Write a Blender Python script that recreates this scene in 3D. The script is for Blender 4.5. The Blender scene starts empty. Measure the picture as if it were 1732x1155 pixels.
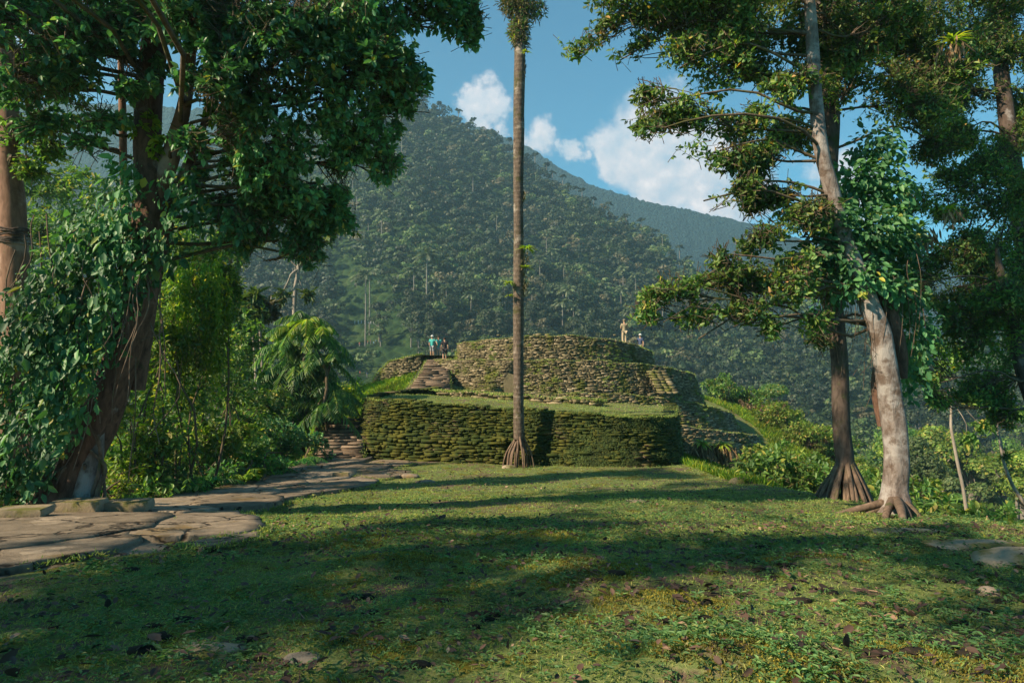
import bpy, math, random
import numpy as np
from mathutils import Vector, Matrix

# ============================================================ camera, sky, sun
scene = bpy.context.scene
FPX = 1155.0
CAMZ = 1.6
PITCH = math.atan(22.5 / 1155.0)
cam_d = bpy.data.cameras.new("camera")
cam = bpy.data.objects.new("camera", cam_d)
scene.collection.objects.link(cam)
cam.location = (0, 0, CAMZ)
cam.rotation_euler = (math.radians(90) + PITCH, 0, 0)
cam_d.sensor_width = 36
cam_d.lens = 36 * FPX / 1732
cam_d.clip_start = 0.05
cam_d.clip_end = 12000
scene.camera = cam

SUN_EL = math.radians(35)
SUN_AZ_X, SUN_AZ_Y = -0.88, -0.47          # horizontal direction towards the sun
_n = math.hypot(SUN_AZ_X, SUN_AZ_Y)
TO_SUN = Vector((SUN_AZ_X / _n * math.cos(SUN_EL), SUN_AZ_Y / _n * math.cos(SUN_EL), math.sin(SUN_EL)))
sl = bpy.data.lights.new("sun", "SUN")
sl.energy = 3.0
sl.angle = math.radians(0.9)
sl.color = (1.0, 0.80, 0.56)
sun = bpy.data.objects.new("sun", sl)
scene.collection.objects.link(sun)
sun.rotation_euler = TO_SUN.to_track_quat('Z', 'Y').to_euler()

scene.view_settings.view_transform = 'Standard'
scene.view_settings.look = 'None'
scene.view_settings.exposure = 1.80
scene.view_settings.gamma = 1.0
scene.cycles.use_denoising = True
scene.cycles.max_bounces = 7
scene.cycles.diffuse_bounces = 5
scene.cycles.transmission_bounces = 4
scene.cycles.volume_bounces = 1
scene.cycles.sample_clamp_indirect = 4.0


def pix_dir(px, py):
    a = (px - 866.0) / FPX
    b = (577.5 - py) / FPX
    cp, sp = math.cos(PITCH), math.sin(PITCH)
    return (a, cp - b * sp, sp + b * cp)


def P(px, py, Y):
    d = pix_dir(px, py)
    t = Y / d[1]
    return np.array((d[0] * t, Y, CAMZ + d[2] * t))


# world: Nishita sky with cumulus built from noise by direction
world = bpy.data.worlds.new("World")
scene.world = world
world.use_nodes = True
wn = world.node_tree
wn.nodes.clear()


class G:
    """tiny node graph helper"""
    def __init__(self, tree):
        self.t = tree

    def n(self, typ, ins=None, **kw):
        nd = self.t.nodes.new(typ)
        for k, v in kw.items():
            setattr(nd, k, v)
        for k, v in (ins or {}).items():
            s = nd.inputs[k]
            if isinstance(v, bpy.types.NodeSocket):
                self.t.links.new(v, s)
            else:
                s.default_value = v
        return nd

    def math(self, op, a, b=0.0, clamp=False, c=None):
        nd = self.n('ShaderNodeMath', {0: a, 1: b}, operation=op)
        if c is not None:
            if isinstance(c, bpy.types.NodeSocket):
                self.t.links.new(c, nd.inputs[2])
            else:
                nd.inputs[2].default_value = c
        nd.use_clamp = clamp
        return nd.outputs[0]

    def vmath(self, op, a, b=(0, 0, 0)):
        nd = self.n('ShaderNodeVectorMath', {0: a, 1: b}, operation=op)
        return nd.outputs['Value'] if op in ('LENGTH', 'DISTANCE', 'DOT_PRODUCT') else nd.outputs[0]

    def smooth(self, v, lo, hi, tlo=0.0, thi=1.0):
        nd = self.n('ShaderNodeMapRange', {0: v, 1: lo, 2: hi, 3: tlo, 4: thi}, interpolation_type='SMOOTHSTEP')
        return nd.outputs[0]

    def noise(self, vec, scale, detail=4, rough=0.55, out='Fac', dist=0.0):
        nd = self.n('ShaderNodeTexNoise', {'Scale': scale, 'Detail': detail, 'Roughness': rough, 'Distortion': dist})
        if vec is not None:
            self.t.links.new(vec, nd.inputs['Vector'])
        return nd.outputs[out]

    def mix(self, fac, a, b, typ='MIX'):
        nd = self.n('ShaderNodeMix', data_type='RGBA', blend_type=typ)
        for i, v in ((0, fac), (6, a), (7, b)):
            if isinstance(v, bpy.types.NodeSocket):
                self.t.links.new(v, nd.inputs[i])
            else:
                nd.inputs[i].default_value = v if i == 0 else (*v, 1) if len(v) == 3 else v
        return nd.outputs[2]

    def ramp(self, fac, stops, interp='LINEAR'):
        nd = self.n('ShaderNodeValToRGB', {0: fac})
        cr = nd.color_ramp
        cr.interpolation = interp
        while len(cr.elements) < len(stops):
            cr.elements.new(0.5)
        for e, (p, c) in zip(cr.elements, stops):
            e.position = p
            e.color = (*c, 1) if len(c) == 3 else c
        return nd.outputs[0]


g = G(wn)
sky = g.n('ShaderNodeTexSky', sky_type='NISHITA', sun_disc=False)
sky.sun_elevation = SUN_EL
sky.sun_rotation = math.atan2(TO_SUN.x, TO_SUN.y)
sky.altitude = 900
sky.air_density = 1.0
sky.dust_density = 0.6
sky.ozone_density = 1.6
tc = g.n('ShaderNodeTexCoord')
dirv = g.vmath('NORMALIZE', tc.outputs['Generated'])
nz = g.noise(dirv, 9.0, 7, 0.62, 'Color')
off = g.vmath('SCALE', g.vmath('SUBTRACT', nz, (0.5, 0.5, 0.5)))
off.node.inputs['Scale'].default_value = 0.17
dd = g.vmath('ADD', dirv, off)
blobs = [(1100, 225, 62), (1075, 262, 60), (1140, 275, 80), (1030, 262, 34), (1200, 300, 66), (1110, 318, 60),
         (925, 236, 36), (895, 245, 26), (975, 262, 22), (815, 182, 36), (790, 192, 26), (845, 205, 22),
         (1260, 330, 50), (1420, 320, 60), (-250, -200, 200), (2300, 150, 160)]
m = None
for bx, by, br in blobs:
    d = Vector(pix_dir(bx, by)).normalized()
    dist = g.vmath('DISTANCE', dd, tuple(d))
    e = g.math('SUBTRACT', 1.0, g.math('DIVIDE', dist, br / FPX))
    m = e if m is None else g.math('MAXIMUM', m, e)
dens = g.smooth(m, -0.22, 0.42)
n1 = g.noise(dirv, 22.0, 6, 0.6)
shift = tuple(v * 0.02 for v in TO_SUN)
n2 = g.noise(g.vmath('ADD', dirv, shift), 22.0, 6, 0.6)
lit = g.math('ADD', g.math('MULTIPLY', g.math('SUBTRACT', n1, n2), 1.3), 0.52, clamp=True)
ccol = g.ramp(lit, [(0.25, (1.6, 2.0, 2.4)), (0.6, (2.7, 2.6, 2.7)), (0.9, (4.0, 3.5, 3.3))])
tint = g.mix(1.0, sky.outputs[0], (0.15, 0.41, 0.435), 'MULTIPLY')
skyc = g.mix(g.math('MULTIPLY', dens, 0.93), tint, ccol)
bg = g.n('ShaderNodeBackground', {'Color': skyc, 'Strength': 0.10})
out = g.n('ShaderNodeOutputWorld', {'Surface': bg.outputs[0]})


# ============================================================ helpers
COL = scene.collection


def vnoise(p, seed=0):
    """value noise, p (n,2) or (n,3) -> (n,) in -1..1"""
    p = np.asarray(p, float)
    if p.shape[1] == 2:
        p = np.c_[p, np.zeros(len(p))]
    i = np.floor(p).astype(np.int64)
    f = p - i
    f = f * f * (3 - 2 * f)
    r = 0
    for dx in (0, 1):
        for dy in (0, 1):
            for dz in (0, 1):
                h = (i[:, 0] + dx) * 374761393 + (i[:, 1] + dy) * 668265263 + (i[:, 2] + dz) * 1274126177 + seed * 974634777
                h = (h ^ (h >> 13)) * 1103515245
                h = (h ^ (h >> 16)) & 0xFFFF
                w = (f[:, 0] if dx else 1 - f[:, 0]) * (f[:, 1] if dy else 1 - f[:, 1]) * (f[:, 2] if dz else 1 - f[:, 2])
                r = r + w * (h / 32767.5 - 1)
    return r


def fbm(p, seed=0, oct=4):
    p = np.asarray(p, float)
    a, s, r = 1.0, 1.0, 0
    for k in range(oct):
        r = r + a * vnoise(p * s, seed + k)
        a *= 0.5
        s *= 2.03
    return r / 1.9


def unit(v):
    v = np.asarray(v, float)
    return v / np.maximum(np.linalg.norm(v, axis=-1, keepdims=True), 1e-9)


class MB:
    """collects vertex and face arrays, builds one mesh object"""
    def __init__(self):
        self.v, self.f, self.m, self.n = [], [], [], 0

    def add(self, V, F, mat=0):
        V = np.asarray(V, float).reshape(-1, 3)
        F = np.asarray(F, np.int64)
        if len(V) == 0 or len(F) == 0:
            return
        self.v.append(V)
        self.f.append(F + self.n)
        self.m.append(np.full(len(F), mat, np.int32))
        self.n += len(V)

    def mesh(self, name, mats, smooth=False):
        me = bpy.data.meshes.new(name)
        V = np.concatenate(self.v).astype(np.float32)
        me.vertices.add(len(V))
        me.vertices.foreach_set('co', V.ravel())
        loops = np.concatenate([f.ravel() for f in self.f]).astype(np.int32)
        tot = np.concatenate([np.full(len(f), f.shape[1], np.int32) for f in self.f])
        st = np.concatenate([[0], np.cumsum(tot)[:-1]]).astype(np.int32)
        me.loops.add(len(loops))
        me.loops.foreach_set('vertex_index', loops)
        me.polygons.add(len(tot))
        me.polygons.foreach_set('loop_start', st)
        me.polygons.foreach_set('loop_total', tot)
        me.polygons.foreach_set('material_index', np.concatenate(self.m))
        if smooth:
            me.polygons.foreach_set('use_smooth', np.ones(len(tot), bool))
        for mt in (mats if isinstance(mats, (list, tuple)) else [mats]):
            me.materials.append(mt)
        me.update(calc_edges=True)
        return me

    def build(self, name, mats, parent=None, smooth=False):
        o = bpy.data.objects.new(name, self.mesh(name, mats, smooth))
        COL.objects.link(o)
        if parent is not None:
            o.parent = parent
        return o


def tag(o, label=None, cat=None, group=None, kind=None):
    if label:
        o['label'] = label
    if cat:
        o['category'] = cat
    if group:
        o['group'] = group
    if kind:
        o['kind'] = kind
    return o


def empty(name, loc, rz=0, s=1.0):
    o = bpy.data.objects.new(name, None)
    COL.objects.link(o)
    o.location = tuple(float(c) for c in loc)
    o.rotation_euler = (0, 0, rz)
    o.scale = (s, s, s)
    o.empty_display_size = 0.2
    return o


def copy_tree(o, parent=None):
    c = o.copy()
    COL.objects.link(c)
    c.parent = parent
    for ch in list(o.children):
        copy_tree(ch, c)
    return c


def tube(pts, rad, sides=8, cap=True, lump=0.0, seed=0, flute=0, flute_amt=0.0, flute_n=5):
    """tube along a polyline, returns (V, F)"""
    pts = np.asarray(pts, float)
    rad = np.broadcast_to(np.asarray(rad, float), (len(pts),))
    T = unit(np.gradient(pts, axis=0))
    ref = np.array((0.0, 1.0, 0.05)) if abs(T[0][2]) > 0.6 else np.array((0, 0, 1.0))
    X = unit(np.cross(T, ref))
    Y = np.cross(T, X)
    a = np.linspace(0, 2 * math.pi, sides, endpoint=False)
    r = np.repeat(rad[:, None], sides, 1)
    if flute_amt:
        w = np.linspace(1, 0, len(pts))[:, None] ** 2
        r = r * (1 + flute_amt * w * (np.cos(a * flute_n + 1.1 + seed) ** 3 + 0.4 * np.cos(a * 3 + seed)))
    if lump:
        q = pts[:, None, :] + (X[:, None, :] * np.cos(a)[None, :, None] + Y[:, None, :] * np.sin(a)[None, :, None]) * r[:, :, None]
        nz_ = fbm(q.reshape(-1, 3) * np.array((5.5, 5.5, 1.8)), seed, 3).reshape(r.shape)
        r = r * (1 + lump * nz_)
    V = pts[:, None, :] + (X[:, None, :] * np.cos(a)[None, :, None] + Y[:, None, :] * np.sin(a)[None, :, None]) * r[:, :, None]
    V = V.reshape(-1, 3)
    n = len(pts)
    i = np.arange(n - 1)[:, None] * sides
    j = np.arange(sides)[None, :]
    j2 = (j + 1) % sides
    F = np.stack([i + j, i + j2, i + sides + j2, i + sides + j], -1).reshape(-1, 4)
    return V, F


def smooth_path(pts, n, wob=0.0, seed=0):
    """Catmull-like resampling of a polyline (with optional extra columns)"""
    pts = np.asarray(pts, float)
    k = len(pts)
    t = np.linspace(0, k - 1, n)
    out_ = np.zeros((n, pts.shape[1]))
    ext = np.vstack([2 * pts[0] - pts[1], pts, 2 * pts[-1] - pts[-2]])
    for q, tt in enumerate(t):
        i = min(int(tt), k - 2)
        u = tt - i
        p0, p1, p2, p3 = ext[i], ext[i + 1], ext[i + 2], ext[i + 3]
        out_[q] = 0.5 * ((2 * p1) + (-p0 + p2) * u + (2 * p0 - 5 * p1 + 4 * p2 - p3) * u * u + (-p0 + 3 * p1 - 3 * p2 + p3) * u ** 3)
    if wob:
        out_[:, :3] += np.stack([vnoise(np.c_[t * 1.3, np.full(n, c * 7.1)], seed + c) for c in range(3)], 1) * wob
    return out_


def leaves(mb, C, D, N, L, W, fold=0.25, droop=0.15, mat=0):
    """n folded oval leaves of 6 vertices"""
    C, D, N = np.asarray(C, float), unit(D), np.asarray(N, float)
    S = unit(np.cross(D, N))
    N = np.cross(S, D)
    n = len(C)
    L = np.broadcast_to(L, (n,))[:, None]
    W = np.broadcast_to(W, (n,))[:, None]
    e1 = D * L * 0.34 + N * fold * W
    e2 = D * L * 0.72 + N * (fold * W * 0.8) - N * droop * L * 0.5
    V = np.stack([C, C + e1 + S * W * 0.5, C + e2 + S * W * 0.40, C + D * L - N * droop * L,
                  C + e2 - S * W * 0.40, C + e1 - S * W * 0.5], 1).reshape(-1, 3)
    b = np.arange(n)[:, None] * 6
    F = np.concatenate([b + np.array([[0, 1, 2, 3]]), b + np.array([[0, 3, 4, 5]])])
    mb.add(V, F, mat)


def quads(mb, C, N, R, rng, mat=0):
    """n rough leaf-clump quads around centres C facing N"""
    n = len(C)
    N = unit(N)
    A = unit(np.cross(N, rng.normal(size=(n, 3))))
    B = np.cross(N, A)
    R = np.broadcast_to(R, (n,))[:, None]
    k = [(1, 0), (0, 1), (-1, 0), (0, -1)]
    V = np.stack([C + (A * a * rng.uniform(0.6, 1.25, (n, 1)) + B * b * rng.uniform(0.4, 0.85, (n, 1))) * R + N * rng.normal(size=(n, 1)) * R * 0.15
                  for a, b in k], 1).reshape(-1, 3)
    F = np.arange(n * 4).reshape(-1, 4)
    mb.add(V, F, mat)


def in_ball(rng, n, power=0.45):
    v = unit(rng.normal(size=(n, 3)))
    return v * rng.uniform(0, 1, (n, 1)) ** power


def sprays(mbL, mbT, C, O, rng, per=9, L=0.11, W=0.05, tw=0.45, trad=0.006, upn=0.9, spread=0.9, droop=0.15, fold=0.2, bunch=False):
    """leafy twigs: ends at C pointing O. Leaves into mbL, twig tubes into mbT"""
    n = len(C)
    O = unit(O)
    start = C - O * tw
    # leaves
    t = rng.uniform(0.25, 1.0, (n, per)) if not bunch else rng.uniform(0.8, 1.0, (n, per))
    base = start[:, None, :] + O[:, None, :] * tw * t[:, :, None]
    side = rng.normal(size=(n, per, 3))
    side -= (side * O[:, None, :]).sum(-1, keepdims=True) * O[:, None, :]
    D = unit(O[:, None, :] * rng.uniform(0.2, 0.8, (n, per, 1)) + unit(side) * spread + np.array((0, 0, -0.12)))
    Nn = np.array((0, 0, upn)) + rng.normal(size=(n, per, 3)) * 0.42
    Ls = rng.uniform(0.45, 1.35, (n * per,)) * L
    leaves(mbL, base.reshape(-1, 3), D.reshape(-1, 3), Nn.reshape(-1, 3), Ls, Ls * (W / L) * rng.uniform(0.8, 1.2, n * per), fold, droop)
    if mbT is not None and trad > 0:
        X = unit(np.cross(O, np.array((0.3, 0.2, 1.0))))
        Y = np.cross(O, X)
        V = []
        for p_, r_ in ((start, trad), (C, trad * 0.35)):
            for k in range(3):
                an = k * 2.094
                V.append(p_ + (X * math.cos(an) + Y * math.sin(an)) * r_)
        V = np.stack(V, 1).reshape(-1, 3)
        b = np.arange(n)[:, None] * 6
        F = np.concatenate([b + np.array([[k, (k + 1) % 3, 3 + (k + 1) % 3, 3 + k]]) for k in range(3)])
        mbT.add(V, F, 0)


def limb(mbT, a, b, r0, r1, seed, sag=0.12, n=7, sides=5):
    a, b = np.asarray(a, float), np.asarray(b, float)
    t = np.linspace(0, 1, n)[:, None]
    ln = np.linalg.norm(b - a)
    p = a + (b - a) * t
    rs = np.random.RandomState(seed)
    p = p + np.sin(t * math.pi) * (np.array((0, 0, 1.0)) * sag * ln + rs.normal(size=3) * 0.07 * ln)
    p = p + np.sin(t * math.pi * 2.4) * rs.normal(size=3) * 0.03 * ln
    mbT.add(*tube(p, np.linspace(r0, r1, n), sides, lump=0.1, seed=seed))


# ============================================================ materials
def new_mat(name):
    m_ = bpy.data.materials.new(name)
    m_.use_nodes = True
    m_.node_tree.nodes.clear()
    return m_, G(m_.node_tree)


def leaf_mat(name, stops, rough=0.5, transl=0.3, tcol=None, nscale=0.5, var=0.45, spec=0.4):
    m_, g = new_mat(name)
    geo = g.n('ShaderNodeNewGeometry')
    c = g.ramp(geo.outputs['Random Per Island'], stops)
    tcn = g.n('ShaderNodeTexCoord')
    nzv = g.noise(tcn.outputs['Object'], nscale, 3)
    k = g.smooth(nzv, 0.3, 0.7, 1 - var, 1 + var)
    kc = g.n('ShaderNodeCombineXYZ', {0: k, 1: k, 2: k}).outputs[0]
    c = g.mix(1.0, c, kc, 'MULTIPLY')
    bs = g.n('ShaderNodeBsdfPrincipled', {'Base Color': c, 'Roughness': rough, 'Specular IOR Level': spec})
    tcl = g.mix(1.0, c, tcol or (1.9, 2.0, 0.7), 'MULTIPLY')
    tr = g.n('ShaderNodeBsdfTranslucent', {'Color': tcl})
    mx = g.n('ShaderNodeMixShader', {0: transl, 1: bs.outputs[0], 2: tr.outputs[0]})
    g.n('ShaderNodeOutputMaterial', {'Surface': mx.outputs[0]})
    return m_


def bark_mat(name, dark, light, pale=None, scale=3.0, moss=None, moss_amt=0.5, zs=0.35, bump=0.5, rings=0.0, pale_lo=0.55):
    m_, g = new_mat(name)
    tcn = g.n('ShaderNodeTexCoord')
    mp = g.n('ShaderNodeMapping', {'Vector': tcn.outputs['Object'], 'Scale': (1, 1, zs)}).outputs[0]
    a = g.noise(mp, scale * 4, 8, 0.65, dist=0.6)
    c = g.ramp(a, [(0.3, dark), (0.68, light)])
    if pale:
        b = g.smooth(g.noise(tcn.outputs['Object'], scale * 0.55, 5, 0.6), pale_lo, pale_lo + 0.13)
        c = g.mix(g.math('MULTIPLY', b, 0.85), c, pale)
    if moss:
        b = g.smooth(g.noise(tcn.outputs['Object'], scale * 0.8, 6, 0.7), 0.62 - moss_amt * 0.25, 0.75 - moss_amt * 0.25)
        c = g.mix(g.math('MULTIPLY', b, 0.8), c, moss)
    h = a
    if rings:
        wv = g.n('ShaderNodeTexWave', {'Vector': tcn.outputs['Object'], 'Scale': rings, 'Distortion': 1.5, 'Detail': 2, 'Detail Scale': 2},
                 wave_type='BANDS', bands_direction='Z')
        h = g.math('ADD', a, g.math('MULTIPLY', wv.outputs['Fac'], 0.25))
        c = g.mix(g.math('MULTIPLY', g.smooth(wv.outputs['Fac'], 0.75, 1.0), 0.35), c, dark)
    bp = g.n('ShaderNodeBump', {'Strength': bump, 'Distance': 0.03, 'Height': h})
    bs = g.n('ShaderNodeBsdfPrincipled', {'Base Color': c, 'Roughness': 0.85, 'Specular IOR Level': 0.2, 'Normal': bp.outputs[0]})
    g.n('ShaderNodeOutputMaterial', {'Surface': bs.outputs[0]})
    return m_


def stone_mat(name, stops, moss=(0.06, 0.085, 0.012), moss2=(0.13, 0.13, 0.02), lo=0.5, hi=0.62, scale=0.7, up=0.35, fine=9.0, big_bias=None, cracks=False):
    m_, g = new_mat(name)
    geo = g.n('ShaderNodeNewGeometry')
    tcn = g.n('ShaderNodeTexCoord')
    pos = tcn.outputs['Object']
    c = g.ramp(geo.outputs['Random Per Island'], stops)
    f = g.noise(pos, fine, 6, 0.65)
    c = g.mix(0.55, c, g.ramp(f, [(0.3, (0.25, 0.25, 0.25)), (0.7, (0.85, 0.82, 0.78))]), 'OVERLAY')
    nz_ = g.n('ShaderNodeSeparateXYZ', {0: geo.outputs['Normal']}).outputs[2]
    mk = g.math('ADD', g.noise(pos, scale, 6, 0.68), g.math('MULTIPLY', g.math('MAXIMUM', nz_, 0.0), up * 0.4))
    if big_bias is not None:      # moss gathers towards one side of the wall
        sx = g.n('ShaderNodeSeparateXYZ', {0: pos}).outputs[0]
        mk = g.math('ADD', mk, g.smooth(sx, big_bias[0], big_bias[1], 0.0, big_bias[2]))
    mk = g.smooth(mk, lo, hi)
    mc = g.mix(g.smooth(g.noise(pos, 2.2, 4), 0.4, 0.62), moss, moss2)
    c = g.mix(mk, c, mc)
    h = g.noise(pos, fine * 2.5, 5, 0.7)
    if cracks:
        wp = g.vmath('ADD', pos, g.vmath('SCALE', g.noise(pos, 1.5, 4, 0.6, 'Color')))
        wp.node.inputs[1].links[0].from_node.inputs['Scale'].default_value = 0.7
        vo = g.n('ShaderNodeTexVoronoi', {'Vector': wp, 'Scale': 0.8}, feature='DISTANCE_TO_EDGE').outputs['Distance']
        ck = g.smooth(vo, 0.0, 0.03)
        c = g.mix(ck, (0.03, 0.024, 0.018), c)
        big = g.noise(pos, 2.5, 6, 0.7)
        c = g.mix(0.6, c, g.ramp(big, [(0.3, (0.22, 0.2, 0.17)), (0.7, (0.75, 0.72, 0.68))]), 'OVERLAY')
        h = g.math('ADD', g.math('MULTIPLY', h, 0.6), g.math('ADD', g.math('MULTIPLY', ck, 1.5), g.math('MULTIPLY', big, 2.5)))
    bp = g.n('ShaderNodeBump', {'Strength': 0.6, 'Distance': 0.02, 'Height': h})
    bs = g.n('ShaderNodeBsdfPrincipled', {'Base Color': c, 'Roughness': 0.9, 'Specular IOR Level': 0.15, 'Normal': bp.outputs[0]})
    g.n('ShaderNodeOutputMaterial', {'Surface': bs.outputs[0]})
    return m_


def plain(name, col, rough=0.8, var=0.25, scale=20):
    m_, g = new_mat(name)
    tcn = g.n('ShaderNodeTexCoord')
    f = g.noise(tcn.outputs['Object'], scale, 4)
    c = g.ramp(f, [(0.3, tuple(v * (1 - var) for v in col)), (0.7, tuple(min(1, v * (1 + var)) for v in col))])
    bs = g.n('ShaderNodeBsdfPrincipled', {'Base Color': c, 'Roughness': rough, 'Specular IOR Level': 0.2})
    g.n('ShaderNodeOutputMaterial', {'Surface': bs.outputs[0]})
    return m_


M = {}
M['leaf_dark'] = leaf_mat('leaf_dark', [(0, (0.052, 0.139, 0.064)), (0.5, (0.084, 0.214, 0.089)), (0.93, (0.139, 0.298, 0.102)), (1, (0.409, 0.335, 0.055))], 0.42, 0.26, tcol=(1.2, 1.7, 0.8))
M['leaf_mid'] = leaf_mat('leaf_mid', [(0, (0.048, 0.120, 0.029)), (0.6, (0.096, 0.192, 0.045)), (0.92, (0.160, 0.256, 0.048)), (1, (0.416, 0.320, 0.064))], 0.5, 0.35)
M['leaf_right'] = leaf_mat('leaf_right', [(0, (0.046, 0.115, 0.034)), (0.6, (0.098, 0.184, 0.046)), (0.95, (0.196, 0.253, 0.052)), (1, (0.414, 0.230, 0.069))], 0.5, 0.35)
M['leaf_vine'] = leaf_mat('leaf_vine', [(0, (0.029, 0.097, 0.038)), (0.6, (0.055, 0.162, 0.061)), (0.96, (0.097, 0.227, 0.073)), (1, (0.292, 0.259, 0.032))], 0.5, 0.25, spec=0.35)
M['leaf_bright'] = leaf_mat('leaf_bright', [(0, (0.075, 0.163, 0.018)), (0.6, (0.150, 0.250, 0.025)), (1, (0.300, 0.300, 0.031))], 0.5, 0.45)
M['leaf_shrub'] = leaf_mat('leaf_shrub', [(0, (0.075, 0.150, 0.024)), (0.6, (0.150, 0.240, 0.039)), (0.9, (0.255, 0.300, 0.053)), (1, (0.390, 0.255, 0.090))], 0.55, 0.35)
M['leaf_fern'] = leaf_mat('leaf_fern', [(0, (0.042, 0.140, 0.042)), (0.7, (0.070, 0.210, 0.056)), (1, (0.168, 0.308, 0.042))], 0.45, 0.4)
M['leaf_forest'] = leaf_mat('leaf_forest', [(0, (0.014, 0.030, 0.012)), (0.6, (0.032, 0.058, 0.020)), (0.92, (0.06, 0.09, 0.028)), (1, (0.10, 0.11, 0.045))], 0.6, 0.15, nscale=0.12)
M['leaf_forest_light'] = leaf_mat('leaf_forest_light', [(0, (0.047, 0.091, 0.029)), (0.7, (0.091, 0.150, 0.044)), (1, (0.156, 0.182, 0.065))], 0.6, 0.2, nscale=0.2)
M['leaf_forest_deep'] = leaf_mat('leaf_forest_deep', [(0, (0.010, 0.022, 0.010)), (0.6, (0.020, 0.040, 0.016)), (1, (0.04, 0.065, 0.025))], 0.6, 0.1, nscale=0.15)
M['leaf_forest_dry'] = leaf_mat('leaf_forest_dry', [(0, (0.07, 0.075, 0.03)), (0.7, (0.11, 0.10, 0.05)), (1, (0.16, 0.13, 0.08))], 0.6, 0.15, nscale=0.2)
M['leaf_palm'] = leaf_mat('leaf_palm', [(0, (0.045, 0.128, 0.038)), (0.7, (0.090, 0.195, 0.053)), (1, (0.210, 0.285, 0.060))], 0.4, 0.3)
M['leaf_palm_far'] = leaf_mat('leaf_palm_far', [(0, (0.06, 0.09, 0.04)), (1, (0.13, 0.17, 0.08))], 0.4, 0.2)
M['dry'] = leaf_mat('dry_leaf', [(0, (0.10, 0.06, 0.03)), (0.6, (0.20, 0.13, 0.07)), (1, (0.32, 0.22, 0.12))], 0.8, 0.15, tcol=(1, 1, 1))
M['litter'] = leaf_mat('litter', [(0, (0.022, 0.015, 0.012)), (0.5, (0.065, 0.036, 0.026)), (0.9, (0.13, 0.075, 0.05)), (1, (0.30, 0.20, 0.13))], 0.75, 0.05, tcol=(1, 1, 1))
M['brom'] = leaf_mat('bromeliad', [(0, (0.10, 0.20, 0.02)), (0.6, (0.20, 0.30, 0.03)), (1, (0.38, 0.38, 0.05))], 0.4, 0.45)
M['grass'] = leaf_mat('grass', [(0, (0.105, 0.179, 0.044)), (0.6, (0.194, 0.283, 0.068)), (1, (0.419, 0.389, 0.134))], 0.6, 0.35, nscale=0.8, var=0.3)
M['weeds'] = leaf_mat('weeds', [(0, (0.05, 0.12, 0.04)), (0.6, (0.085, 0.185, 0.06)), (0.95, (0.14, 0.24, 0.08)), (1, (0.28, 0.24, 0.09))], 0.55, 0.3, nscale=1.2, var=0.35)
M['moss_face'] = leaf_mat('moss_face', [(0, (0.030, 0.060, 0.017)), (0.6, (0.054, 0.090, 0.022)), (1, (0.108, 0.132, 0.030))], 0.8, 0.2, nscale=1.5)
M['moss_yellow'] = leaf_mat('moss_yellow', [(0, (0.08, 0.085, 0.012)), (0.6, (0.17, 0.15, 0.02)), (1, (0.28, 0.22, 0.03))], 0.8, 0.3, nscale=2.5)
M['moss_hang'] = leaf_mat('moss_hang', [(0, (0.05, 0.06, 0.025)), (0.5, (0.10, 0.10, 0.05)), (1, (0.20, 0.15, 0.09))], 0.9, 0.2)

M['bark_brown'] = bark_mat('bark_brown', (0.035, 0.020, 0.014), (0.17, 0.095, 0.065), pale=(0.42, 0.38, 0.35), moss=(0.03, 0.05, 0.012), moss_amt=0.2, pale_lo=0.60)
M['bark_smooth'] = bark_mat('bark_smooth', (0.10, 0.055, 0.035), (0.24, 0.14, 0.095), pale=(0.33, 0.25, 0.2), moss=(0.06, 0.08, 0.03), moss_amt=0.0, bump=0.25)
M['bark_white'] = bark_mat('bark_white', (0.07, 0.05, 0.042), (0.24, 0.205, 0.185), pale=(0.30, 0.28, 0.265), moss=(0.08, 0.052, 0.036), moss_amt=0.5, scale=3.2, bump=1.0, pale_lo=0.46)
M['bark_grey'] = bark_mat('bark_grey', (0.045, 0.034, 0.027), (0.17, 0.13, 0.10), pale=(0.28, 0.24, 0.20), moss=(0.06, 0.06, 0.02), moss_amt=0.4, rings=2.0, scale=4, bump=.8)
M['bark_dark'] = bark_mat('bark_dark', (0.03, 0.022, 0.018), (0.12, 0.09, 0.075), pale=(0.36, 0.34, 0.33), moss=(0.05, 0.06, 0.015), moss_amt=0.35, pale_lo=0.6)
M['bark_root'] = bark_mat('bark_root', (0.05, 0.035, 0.025), (0.20, 0.14, 0.10), moss=(0.06, 0.07, 0.02), moss_amt=0.3)
M['bark_limb'] = bark_mat('bark_limb', (0.04, 0.03, 0.02), (0.15, 0.11, 0.075), moss=(0.07, 0.075, 0.02), moss_amt=0.5)
M['bark_pale'] = bark_mat('bark_pale', (0.13, 0.11, 0.09), (0.34, 0.30, 0.25), scale=1.5)
M['bark_far'] = bark_mat('bark_far', (0.10, 0.09, 0.075), (0.26, 0.24, 0.21), scale=1.5)
M['dark_core'] = plain('dark_soil', (0.022, 0.018, 0.012), 0.95, 0.4, 3)

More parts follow.
